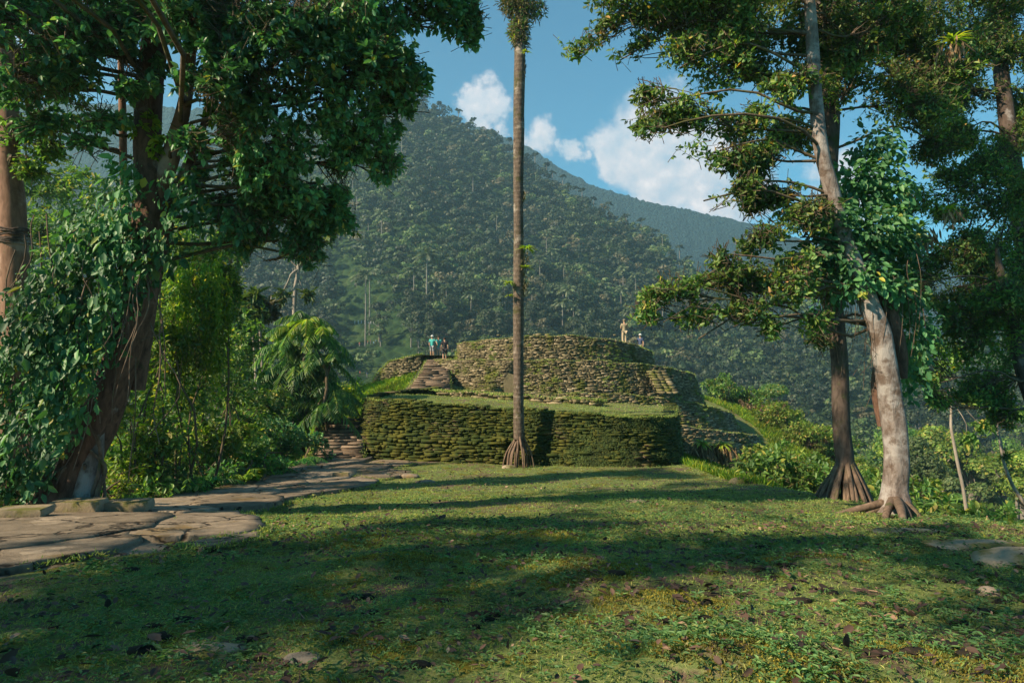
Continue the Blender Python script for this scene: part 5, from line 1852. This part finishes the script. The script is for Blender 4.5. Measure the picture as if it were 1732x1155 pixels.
def place(name, label, cat, group, meshes, names, loc, rz, s, sz=None):
    root = empty(name, loc, rz, s)
    if sz:
        root.scale = (s, s, s * sz)
    tag(root, label, cat, group)
    for me, nm in zip(meshes, names):
        o = bpy.data.objects.new(nm, me)
        COL.objects.link(o)
        o.parent = root
    return root


SH = [shrub_proto(1, 'leaf_shrub', 1.3, 1.9, .17, .07), shrub_proto(2, 'leaf_bright', 1.1, 1.5, .15, .06), shrub_proto(3, 'leaf_mid', 1.5, 2.2, .20, .09),
      shrub_proto(4, 'leaf_shrub', 1.0, 1.3, .13, .05), shrub_proto(5, 'dry', .8, 1.1, .16, .05, dens=.5)]
zones = [  # px range, depth range, count, name, label, size, base py limits
    ((1180, 1400), (24, 48), 66, 'shrub', 'sunlit yellow-green bush on the slope right of the stone mound', (.7, 1.15), [0, 1, 3, 0, 1, 4]),
    ((1215, 1430), (45, 66), 110, 'shrub', 'bright shrub on the grassy shoulder rising behind the right flank of the mound', (.8, 1.35), [0, 1, 3, 0, 1, 2, 4]),
    ((1300, 1520), (26, 46), 60, 'shrub', 'yellowish bush midway down the slope, between the mound flank and the dark trunk', (.9, 1.4), [0, 1, 3, 0, 4]),
    ((1280, 1520), (16, 34), 34, 'shrub', 'leafy bush below the lawn edge behind the stilt-root trunk', (.6, 1.0), [0, 2, 3, 1]),
    ((1520, 1760), (14, 40), 60, 'shrub', 'bush on the steep bank below the right end of the lawn', (.8, 1.4), [0, 2, 1, 3, 2]),
    ((180, 480), (15, 34), 40, 'shrub', 'shaded bush on the slope left of the stone path', (.7, 1.2), [2, 2, 0, 1]),
]
for (x0, x1), (y0, y1), n, nm, lb, (s0, s1), kinds in zones:
    for k in range(n):
        Y = rngB.uniform(y0, y1)
        px = rngB.uniform(x0, x1)
        q = onground(px, 700, Y)
        xr_ = np.interp(Y, XR_Y, XR_X)
        xl_ = np.interp(Y, XL_Y, XL_X)
        if px > 800 and q[0] < xr_ + 2.2 + (1.6 if Y < 20 else 0):
            continue
        if px > 800 and math.hypot(q[0] - 5, q[1] - 50) < 15.3:
            continue
        if 800 < px < 1262 and Y < 44.5:
            continue
        if px < 800 and q[0] > xl_ - 1.3:
            continue
        kd = kinds[k % len(kinds)]
        place(nm, lb, 'shrub', lb.replace('bush', 'bushes').split(' behind')[0], SH[kd], ('foliage', 'stems'), (q[0], q[1], q[2] - .1), rngB.uniform(0, 6.28), rngB.uniform(s0, s1), rngB.uniform(.8, 1.2))

# leafy grass on the slopes beside the mound
mb = MB()


def slope_grass(n, xf, yf, L, W):
    x, y = xf(n), yf(n)
    kk_ = (np.hypot(x - 4.5, y - 50) > 13.6) | ((x < 0) & (y < 47))
    x, y = x[kk_], y[kk_]
    n = len(x)
    z = HG(x, y)
    D = rngB.normal(size=(n, 3)) * .45 + np.array((0, -.1, .9))
    leaves(mb, np.c_[x, y, z], D, rngB.normal(size=(n, 3)), L * rngB.uniform(.5, 1.4, n), W, .1, .4)


slope_grass(30000, lambda n: rngB.uniform(-14, -5.5, n), lambda n: rngB.uniform(38, 48, n), .28, .035)
slope_grass(60000, lambda n: rngB.uniform(10, 30, n), lambda n: rngB.uniform(34, 64, n), .34, .045)
slope_grass(16000, lambda n: rngB.uniform(5.6, 10, n), lambda n: rngB.uniform(17, 30, n), .2, .03)
slope_grass(14000, lambda n: rngB.uniform(-12, -7.3, n), lambda n: rngB.uniform(24, 40, n), .25, .035)
tag(mb.build('tall_grass', M['leaf_bright']), kind='stuff')

# orange bromeliad clumps and the yucca-like tuft
for k, (px, py, Y, L, dry, lb) in enumerate([(1185, 748, 25.5, .6, 130, 'left of the big ground bromeliads with a skirt of orange-brown dead leaves'),
                                             (1222, 752, 26, .62, 150, 'right of the big ground bromeliads skirted with dead leaves, by the platform end'),
                                             (1252, 793, 22, .5, 40, 'yellow-green ground bromeliad lower down, above the flat grey stone'),
                                             (1365, 885, 10.6, .22, 0, 'low tuft of strap leaves on the lawn left of the white trunk'),
                                             (1668, 945, 7.6, .14, 0, 'small pale tuft beside the long mossy stone')]):
    q = P(px, py, Y)
    gz = h1(q[0], q[1])
    bromeliad((q[0], q[1], max(gz, q[2]) if dry else gz), rp_, L, lb, dry=dry, n=60 if dry > 50 else 26, W=L * .12, name='ground_bromeliad')

# ============================================================ forest on the hillside
rngF = np.random.default_rng(77)


def blob_tree(seed, mat, R=4.5, Hh=11.0, n_l=11, per=130, q=.42, bark='bark_far'):
    rng = np.random.default_rng(seed)
    mb, mt_ = MB(), MB()
    mt_.add(*tube([(0, 0, -3), (.2, 0, Hh * .4), (0, .1, Hh * .75)], [.28, .2, .13], 5))
    for k in range(n_l):
        a = rng.uniform(0, 6.28)
        r = R * rng.uniform(0, .72)
        c = np.array((math.cos(a) * r, math.sin(a) * r, Hh * rng.uniform(.55, .95) - r * .35))
        s_ = R * rng.uniform(.25, .48)
        v = unit(rng.normal(size=(per, 3)))
        v[:, 2] = np.where(v[:, 2] < -.3, -v[:, 2], v[:, 2])
        C = c + v * s_ * rng.uniform(.65, 1.08, (per, 1)) * np.array((1, 1, .72))
        quads(mb, C, v + rng.normal(size=v.shape) * .38 + np.array((0, 0, .2)), q * rng.uniform(.5, 1.2, per), rng)
        mt_.add(*tube([(0, 0, Hh * .35), tuple(c)], [.12, .05], 4))
    return mb.mesh('crown', M[mat]), mt_.mesh('trunk', M[bark])


def hill_palm(seed, Hh=15.0, nf=16, L=4.4, mat='leaf_palm_far', up=(-.2, 1.4)):
    rng = np.random.default_rng(seed)
    mb, mt_ = MB(), MB()
    fronds(mb, (0, 0, Hh), rng, nf, L, 14, 1.2, .26, up, .55, pdroop=.7)
    mt_.add(*tube([(0, 0, -2), (.1, 0, Hh * .5), (0, 0, Hh)], [.26, .21, .17], 7))
    return mb.mesh('fronds', M[mat]), mt_.mesh('trunk', M['bark_far'])


FT = [blob_tree(1, 'leaf_forest'), blob_tree(2, 'leaf_forest', 5.2, 12, 13), blob_tree(3, 'leaf_forest', 3.6, 13, 9), blob_tree(4, 'leaf_forest_light', 4.4, 10),
      blob_tree(5, 'leaf_forest_light', 3.2, 9, 8), blob_tree(6, 'leaf_forest_dry', 3.6, 11, 8)]
FN = [blob_tree(11, 'leaf_shrub', 4.2, 10.5, 14, 520, .17), blob_tree(12, 'leaf_mid', 4.8, 12, 15, 520, .19), blob_tree(13, 'leaf_forest_light', 3.8, 10, 12, 480, .17), blob_tree(14, 'leaf_mid', 3.4, 9, 10, 480, .16)]
PL = [hill_palm(1), hill_palm(2, 18, 15, 4.8), hill_palm(3, 13, 18, 4.0), hill_palm(4, 11, 11, 2.3, 'leaf_forest', (-.1, 1.3))]


def to_px(x, y, z):
    cp_, sp_ = math.cos(PITCH), math.sin(PITCH)
    zz = z - CAMZ
    f = y * cp_ + zz * sp_
    up = -y * sp_ + zz * cp_
    return 866 + FPX * x / f, 577.5 - FPX * up / f


cand = []
y = 66.0
while y < 492:
    sp = 6.2 if y < 140 else (5.6 if y < 260 else 6.0)
    x = -0.80 * y
    while x < 0.80 * y:
        xx, yy = x + rngF.uniform(-.45, .45) * sp, y + rngF.uniform(-.45, .45) * sp
        x += sp
        u = xx / yy
        if yy > np.interp(u, U_K, RIDGE_D) + 14:
            continue
        cl = float(clearing(np.array([xx]), np.array([yy]))[0])
        if cl > 0.3 and (rngF.uniform(0, 1) > .10 or yy < 185):
            continue
        gz = h1(xx, yy)
        px, py = to_px(xx, yy, gz + 9)
        if 560 < px < 690 and 150 > yy > 60 and py < 660:
            continue
        # keep the slope right behind the terraces open so the clearing stays in view
        if yy < 160 and 540 < px < 1300:
            continue
        cand.append((xx, yy, gz, px, py))
    y += sp
vis = []
rest = []
for c in cand:
    xx, yy, gz, px, py = c
    hidden = (px < 395 or px > 1740 or (600 < px < 1150 and py > 590) or (1380 < px < 1530 and py < 620) or py > 880)
    (rest if hidden else vis).append(c)
vis.sort(key=lambda c: c[1])
zoneA = [c for c in vis if c[3] > 1150 and c[4] < (705 if c[3] < 1500 else 850)]
zoneB = [c for c in vis if c[3] < 640]
zoneC = [c for c in vis if 640 <= c[3] <= 1150]
ind = zoneA[:120] + zoneB[:50] + zoneC[:110]
chosen = set(id(c) for c in ind)
rest2 = [c for c in vis if id(c) not in chosen]
kinds = [0, 1, 2, 0, 1, 3, 0, 2, 4, 1, 0, 5, 1, 3]
KN = ['round dark-crowned', 'broad dark-crowned', 'tall narrow dark', 'light green', 'small pale green', 'brownish dry-leaved']
NN = ['yellow-green', 'wide mid-green', 'pale grey-green', 'small mid-green']
for k, (xx, yy, gz, px, py) in enumerate(ind):
    near = yy < 150
    kd = rngF.integers(0, 4) if near else kinds[rngF.integers(0, len(kinds))]
    if px > 1530:
        where = 'in the valley beyond the right end of the lawn'
    elif px > 1380:
        where = 'in the valley between the white and the dark trunk'
    elif px > 1150:
        where = 'in the valley just right of the round mound'
    elif px < 520:
        where = 'on the hillside behind the clumped palm'
    elif px < 640:
        where = 'at the left rim of the cleared terraces'
    elif px < 760:
        where = 'at the right rim of the cleared terraces'
    elif px < 880:
        where = 'on the hillside just left of the slender palm'
    elif px < 1010:
        where = 'on the hillside just right of the slender palm'
    else:
        where = 'on the hillside behind the person in khaki'
    kn = (NN if near else KN)[kd]
    where2 = ', low down' if py > 520 else (', halfway up' if py > 400 else ', high up')
    lb = kn + ' tree ' + where + where2
    s = rngF.uniform(.7, 1.15)
    place('forest_tree', lb, 'tree', kn + ' trees ' + where + where2, (FN if near else FT)[kd], ('crown', 'trunk'), (xx, yy, gz), rngF.uniform(0, 6.28), s, rngF.uniform(.8, 1.25))
# the rest of the wood reads as one mass
mb = MB()
rest = [c for c in rest if c[3] > -60 and c[3] < 1790] + rest2
allc = np.array(rest2 + [c for c in rest if c not in rest2][:0] + [c for c in rest[:len(rest) - len(rest2)]])
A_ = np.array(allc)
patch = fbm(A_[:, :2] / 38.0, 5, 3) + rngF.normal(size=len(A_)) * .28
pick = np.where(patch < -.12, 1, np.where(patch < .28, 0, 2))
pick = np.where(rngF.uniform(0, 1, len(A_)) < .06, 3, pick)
szf = 1 + .35 * fbm(A_[:, :2] / 24.0, 9, 3)
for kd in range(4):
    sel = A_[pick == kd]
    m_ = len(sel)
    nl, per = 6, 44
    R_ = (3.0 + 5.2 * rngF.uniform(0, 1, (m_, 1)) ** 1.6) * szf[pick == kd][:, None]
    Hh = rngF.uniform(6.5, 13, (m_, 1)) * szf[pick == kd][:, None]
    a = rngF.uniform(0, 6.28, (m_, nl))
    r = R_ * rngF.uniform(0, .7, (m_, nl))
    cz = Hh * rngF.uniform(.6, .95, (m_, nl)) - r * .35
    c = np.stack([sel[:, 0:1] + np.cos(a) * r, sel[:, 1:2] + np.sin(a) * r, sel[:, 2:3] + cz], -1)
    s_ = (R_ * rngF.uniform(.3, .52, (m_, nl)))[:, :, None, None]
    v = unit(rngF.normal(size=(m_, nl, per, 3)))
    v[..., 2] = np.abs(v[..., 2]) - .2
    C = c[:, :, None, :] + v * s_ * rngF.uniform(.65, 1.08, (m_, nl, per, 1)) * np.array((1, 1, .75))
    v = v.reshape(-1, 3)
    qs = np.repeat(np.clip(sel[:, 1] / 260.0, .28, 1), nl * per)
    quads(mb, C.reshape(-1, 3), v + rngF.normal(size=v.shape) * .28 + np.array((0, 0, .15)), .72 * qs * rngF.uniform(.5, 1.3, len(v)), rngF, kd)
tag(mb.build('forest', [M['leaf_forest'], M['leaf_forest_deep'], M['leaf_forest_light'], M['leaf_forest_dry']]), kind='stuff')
print('forest', len(ind), len(A_))

# palms on the hillside
spots = [(722, 548, 232, 1, 1.35, 'tall white-stemmed palm right of the clearing, the most conspicuous on the hillside'),
         (618, 570, 225, 1, 1.25, 'tall pale palm standing in front of the cleared terraces'),
         (625, 566, 240, 1, 1.15, 'second pale palm stem touching the one in front of the cleared terraces'),
         (797, 555, 236, 2, .9, 'short pale palm between the clearing and the slender palm'),
         (700, 540, 250, 2, 1.0, 'thin palm just left of the most conspicuous hillside palm'),
         (603, 420, 330, 0, 1.1, 'pale palm stem above the clearing'),
         (645, 460, 300, 0, 1.1, 'leaning pale palm above and right of the clearing'),
         (900, 530, 245, 2, .9, 'pale palm just right of the slender near palm'),
         (952, 540, 240, 2, 1.0, 'pale palm low on the slope behind the mound top'),
         (800, 400, 380, 0, 1.1, 'white palm stem high on the dark slope')]
for px, py, Y, kd, s, lb in spots:
    q = P(px, py, Y)
    place('hillside_palm', lb, 'palm', None, PL[kd], ('fronds', 'trunk'), (q[0], q[1], h1(q[0], q[1]) + 1.5), rngF.uniform(0, 6.28), s)
for k in range(30):
    px = rngF.uniform(560, 1230)
    Y = rngF.uniform(240, 420)
    u = (px - 866) / FPX
    if Y > np.interp(u, U_K, RIDGE_D) - 10:
        continue
    x = u * Y
    gz = h1(x, Y)
    _, py = to_px(x, Y, gz + 10)
    if py > 560:
        continue
    place('hillside_palm', 'small pale-stemmed palm among the trees of the dark hillside', 'palm', 'small palms scattered over the hillside', PL[k % 3], ('fronds', 'trunk'),
          (x, Y, gz), rngF.uniform(0, 6.28), rngF.uniform(.75, 1.1))
for k, px in enumerate([742, 775, 800, 835, 862, 905, 925, 935, 952, 975, 985, 1005, 1030, 1060, 1085, 1110, 1150, 1165]):
    u = (px - 866) / FPX
    Y = float(np.interp(u, U_K, RIDGE_D)) - 4
    x = u * Y
    place('ridge_palm', 'dark flat-topped palm silhouetted along the ridge line', 'palm', 'palms along the ridge', PL[3], ('fronds', 'trunk'), (x, Y, h1(x, Y)), rngF.uniform(0, 6.28), rngF.uniform(1.0, 1.35))

# ============================================================ people
def skin_obj(name, verts, edges, radii, mat, parent, root_i=0, sub=2):
    me = bpy.data.meshes.new(name)
    me.from_pydata([tuple(v) for v in verts], edges, [])
    me.materials.append(mat)
    o = bpy.data.objects.new(name, me)
    COL.objects.link(o)
    o.parent = parent
    o.modifiers.new('skin', 'SKIN')
    for i, r in enumerate(radii):
        d = me.skin_vertices[0].data[i]
        d.radius = r if isinstance(r, tuple) else (r, r)
        d.use_root = (i == root_i)
    s_ = o.modifiers.new('sub', 'SUBSURF')
    s_.levels = s_.render_levels = sub
    for p in me.polygons:
        p.use_smooth = True
    o.modifiers['skin'].use_smooth_shade = True
    return o


SKIN = plain('skin', (0.42, 0.25, 0.17), .6, .08)
HAIR = plain('hair', (0.03, 0.02, 0.015), .7, .2)
SHOE = plain('shoe', (0.06, 0.05, 0.045), .8)


def cloth(name, c):
    return plain(name, c, .9, .12, 6)


def person(label, loc, rz, top, bottom, arms='down', stride=0.0, shorts=False, h=1.72, hat=None, hands=True, pack=None, group=None, dress=False, hair=HAIR):
    k = h / 1.75
    root = empty('person', loc, rz, k)
    tag(root, label, 'person', group)
    f = stride                      # forward step
    pel = (0, 0, .94)
    J = dict(pel=pel, sp=(0, .01, 1.12), ch=(0, 0, 1.34), ne=(0, 0, 1.50), hb=(0, .01, 1.575), hd=(0, .02, 1.66), ht=(0, .015, 1.735))
    for s_, n_ in ((-1, 'l'), (1, 'r')):
        J['hip' + n_] = (.09 * s_, 0, .90)
        ff = f * s_
        lift = .12 if (f and s_ > 0) else 0
        J['kn' + n_] = (.10 * s_, ff * .5 + .03, .50 + lift)
        J['an' + n_] = (.10 * s_, ff * .9 - .02, .09 + lift)
        J['to' + n_] = (.11 * s_, ff * .9 + .15, .03 + lift)
        J['sh' + n_] = (.18 * s_, 0, 1.42)
        if arms == 'down':
            J['el' + n_], J['wr' + n_] = (.235 * s_, -.03 + ff * -.15, 1.14), (.25 * s_, .05 - ff * .3, .90)
        elif arms == 'folded':
            J['el' + n_], J['wr' + n_] = (.25 * s_, .0, 1.15), (.06 * s_, .17, 1.12)
        elif arms == 'back':
            J['el' + n_], J['wr' + n_] = (.27 * s_, -.10, 1.16), (.05 * s_, -.16, .98)
        else:   # one arm raised to the side
            if s_ < 0:
                J['el' + n_], J['wr' + n_] = (-.34, .02, 1.27), (-.42, .10, 1.12)
            else:
                J['el' + n_], J['wr' + n_] = (.24, -.02, 1.15), (.16, .18, 1.05)
    names = list(J)
    V = [J[n_] for n_ in names]
    R = dict(pel=(.125, .095), sp=(.115, .085), ch=(.135, .10), ne=.052, hb=.068, hd=.088, ht=.06)
    for n_ in 'lr':
        R['hip' + n_], R['kn' + n_], R['an' + n_], R['to' + n_] = .085, .056, .038, .036
        R['sh' + n_], R['el' + n_], R['wr' + n_] = .058, .040, .027
    E = [('pel', 'sp'), ('sp', 'ch'), ('ch', 'ne'), ('ne', 'hb'), ('hb', 'hd'), ('hd', 'ht')]
    for n_ in 'lr':
        E += [('pel', 'hip' + n_), ('hip' + n_, 'kn' + n_), ('kn' + n_, 'an' + n_), ('an' + n_, 'to' + n_), ('ch', 'sh' + n_), ('sh' + n_, 'el' + n_), ('el' + n_, 'wr' + n_)]
    idx = {n_: i for i, n_ in enumerate(names)}
    rad = [R[n_] for n_ in names]
    edges = [(idx[a], idx[b]) for a, b in E]
    if hands:
        for n_, s_ in (('l', -1), ('r', 1)):
            w = Vector(J['wr' + n_])
            d = (w - Vector(J['el' + n_])).normalized()
            sd = d.cross(Vector((1, 0, 0)))
            sd = sd.normalized() if sd.length > .1 else Vector((0, 1, 0))
            pl_ = len(V)
            V.append(tuple(w + d * .07))
            rad.append((.030, .020))
            edges.append((idx['wr' + n_], pl_))
            for q in range(5):
                o_ = sd * (.026 * (1.5 - q)) if q < 4 else sd * .055
                b_ = len(V)
                ln = [.035, .042, .038, .028, .005][q]
                V.append(tuple(w + d * (.085 if q < 4 else .05) + o_))
                V.append(tuple(w + d * (.10 + ln) + o_ * 1.05))
                rad += [.010, .008]
                edges += [(pl_, b_), (b_, b_ + 1)]
    body = skin_obj('body', V, edges, rad, SKIN, root)
    # face: nose and brow as a small relief, ears
    mb = MB()
    hd = np.array(J['hd'])
    mb.add(*rock(hd + (0, .095, -.015), (.013, .022, .022), rngS, 6, 5, 1, 0))
    for s_ in (-1, 1):
        mb.add(*rock(hd + (.083 * s_, .0, -.01), (.010, .020, .03), rngS, 6, 5, 1, 0))
    # clothes
    def sub_skin(nm, keys, eds, rr_, mat, sub=1):
        ii = {n_: i for i, n_ in enumerate(keys)}
        return skin_obj(nm, [J[n_] for n_ in keys], [(ii[a], ii[b]) for a, b in eds], rr_, mat, root, 0, sub)
    for n_ in 'lr':
        e_, s1 = np.array(J['el' + n_]), np.array(J['sh' + n_])
        J['sl' + n_] = tuple(s1 + (e_ - s1) * .72)
        k1, a1 = np.array(J['kn' + n_]), np.array(J['an' + n_])
        J['cf' + n_] = tuple(k1 + (a1 - k1) * .95)
        h1_ = np.array(J['hip' + n_])
        J['sc' + n_] = tuple(h1_ + (k1 - h1_) * .92)
    J['hem'] = (0, 0, .86)
    sub_skin('shirt', ['sp', 'ch', 'hem', 'shl', 'shr', 'sll', 'slr'], [('sp', 'ch'), ('sp', 'hem'), ('ch', 'shl'), ('ch', 'shr'), ('shl', 'sll'), ('shr', 'slr')],
             [(.145, .115), (.165, .125), (.165, .125), .085, .085, .066, .066], top)
    if dress:
        J['sk'] = (0, 0, .62)
        sub_skin('skirt', ['pel', 'hem', 'sk'], [('pel', 'hem'), ('hem', 'sk')], [(.15, .12), (.18, .15), (.22, .19)], bottom)
    elif shorts:
        sub_skin('shorts', ['pel', 'hipl', 'hipr', 'scl', 'scr'], [('pel', 'hipl'), ('pel', 'hipr'), ('hipl', 'scl'), ('hipr', 'scr')], [(.15, .12), .11, .11, .085, .085], bottom)
    else:
        sub_skin('trousers', ['pel', 'hipl', 'hipr', 'knl', 'knr', 'cfl', 'cfr'],
                 [('pel', 'hipl'), ('pel', 'hipr'), ('hipl', 'knl'), ('hipr', 'knr'), ('knl', 'cfl'), ('knr', 'cfr')], [(.15, .12), .105, .105, .08, .08, .065, .065], bottom)
    for n_ in 'lr':
        sub_skin('shoe', ['an' + n_, 'to' + n_], [('an' + n_, 'to' + n_)], [.052, .046], SHOE)
    mh = MB()
    mh.add(*rock(hd + (0, -.022, .035), (.103, .105, .085), rngS, 12, 8, 1, .04))
    if hat is None:
        mh.build('hair', hair, root, True)
    else:
        mh.build('hat', hat, root, True)
        mb2 = MB()
        mb2.add(*rock(hd + (0, .03, .045), (.15, .17, .012), rngS, 14, 5, 1, .02))
        mb2.build('hat_brim', hat, root, True)
    mb.build('ears_and_nose', SKIN, root, True)
    if pack is not None:
        mp = MB()
        mp.add(*rock((0, -.20, 1.22), (.15, .10, .22), rngS, 12, 8, 1, .05))
        mp.build('backpack', pack, root, True)
    return root


khaki, navy, black, teal, white = cloth('khaki', (.42, .33, .22)), cloth('navy', (.05, .07, .13)), cloth('black_cloth', (.025, .025, .03)), cloth('teal_cloth', (.06, .34, .32)), cloth('white_cloth', (.7, .7, .68))
grey, red, blue = cloth('grey_cloth', (.25, .25, .27)), cloth('red_cloth', (.30, .07, .06)), cloth('blue_cloth', (.10, .25, .38))
q = P(1056, 583, 47.2)
person('person in khaki clothes standing on the rim of the mound top, seen from behind', (q[0], 47.2, 1.6 + (600 - 584) / FPX * 47.2), .15, cloth('olive_drab', (.30, .25, .16)), khaki, 'folded', h=1.78, hat=cloth('dark_khaki', (.22, .18, .11)))
q = P(1083, 595, 47.5)
person('person in dark blue shirt and pale cap walking behind the right rim of the mound', (q[0], 47.5, 1.6 + (600 - 606) / FPX * 47.5), 2.6, navy, cloth('olive', (.16, .18, .09)), 'down', .22, h=1.68, hat=white, shorts=True, pack=cloth('green_pack', (.10, .2, .1)))
q = P(752, 612, 45.7)
person('person in black top and shorts climbing the last steps of the long stair', (q[0], 45.7, 1.12), .1, black, black, 'down', .2, h=1.62, shorts=True)
q = P(742, 600, 48.6)
person('person in grey skirt beyond the stair head, half hidden by the climber', (q[0], 48.6, 1.3), 2.8, teal, grey, 'down', 0, h=1.62, dress=True)
q = P(731, 600, 48.3)
person('person in teal shirt and pale cap at the stair head, one arm out', (q[0], 48.3, 1.3), 2.9, teal, grey, 'side', 0, h=1.66, hat=white, shorts=True, pack=grey)

# far visitors on the cleared terraces
far_kinds = [person('visitor in white clothes standing among the group on the highest cleared terrace', (0, 0, 0), 0, white, white, 'folded', 0, hands=False, group='visitors in white on the highest cleared terrace'),
             person('visitor in light blue on the highest cleared terrace, right of the white group', (0, 0, 0), 0, blue, grey, 'down', .1, hands=False),
             person('visitor in reddish clothes on the middle cleared terrace', (0, 0, 0), 0, red, grey, 'down', 0, hands=False, group='visitors on the middle cleared terrace'),
             person('visitor in a blue top on the middle cleared terrace', (0, 0, 0), 0, blue, black, 'down', .1, hands=False),
             person('visitor in dark trousers and red top on the lowest cleared terrace', (0, 0, 0), 0, red, black, 'down', 0, hands=False)]
spots = [(0, [(600, 524), (606, 525), (611, 524), (617, 526), (623, 525), (627, 524), (632, 526)], 247), (1, [(643, 529)], 246),
         (2, [(608, 560), (622, 560), (627, 561), (642, 560), (646, 562)], 228), (3, [(632, 560), (636, 561)], 228), (4, [(609, 615)], 196)]
for kd, pts_, Y in spots:
    for n_, (px, py) in enumerate(pts_):
        o = far_kinds[kd] if n_ == 0 else copy_tree(far_kinds[kd])
        YY = Y + rngF.uniform(-1, 1)
        x = (px - 866) / FPX * YY
        o.location = (x, YY, h1(x, YY))
        o.rotation_euler[2] = rngF.uniform(0, 6.28)
for px, py, Y, lb, kd, mt in [(621, 615, 195, 'visitor in blue, middle of the three on the lowest cleared terrace', 1, None), (640, 616, 195, 'visitor in grey, rightmost of the three on the lowest cleared terrace', 3, None),
                              (589, 634, 182, 'visitor in light blue standing alone below the cleared terraces', 1, None)]:
    o = copy_tree(far_kinds[kd])
    o['label'] = lb
    if 'group' in o:
        del o['group']
    x = (px - 866) / FPX * Y
    o.location = (x, Y, h1(x, Y))
for o in far_kinds[3:4]:
    o['group'] = 'visitors in blue tops on the middle cleared terrace'
for o in bpy.data.objects:
    if o.get('label') == 'visitor in a blue top on the middle cleared terrace':
        o['group'] = 'visitors in blue tops on the middle cleared terrace'

# ============================================================ haze
hz = MB()
X0, X1, Y0, Y1, Z0, Z1 = -1200, 1200, -60, 1200, -90, 372
V = [(X0, Y0, Z0), (X1, Y0, Z0), (X1, Y1, Z0), (X0, Y1, Z0), (X0, Y0, Z1), (X1, Y0, Z1), (X1, Y1, Z1), (X0, Y1, Z1)]
hz.add(V, [(3, 2, 1, 0), (4, 5, 6, 7), (0, 1, 5, 4), (1, 2, 6, 5), (2, 3, 7, 6), (3, 0, 4, 7)])
hm, g = new_mat('haze')
vol = g.n('ShaderNodeVolumePrincipled', {'Color': (0.46, 0.76, 0.92, 1), 'Density': 0.00042, 'Anisotropy': 0.25})
g.n('ShaderNodeOutputMaterial', {'Volume': vol.outputs[0]})
hm.cycles.homogeneous_volume = True if hasattr(hm.cycles, 'homogeneous_volume') else True
tag(hz.build('haze', hm), kind='stuff')
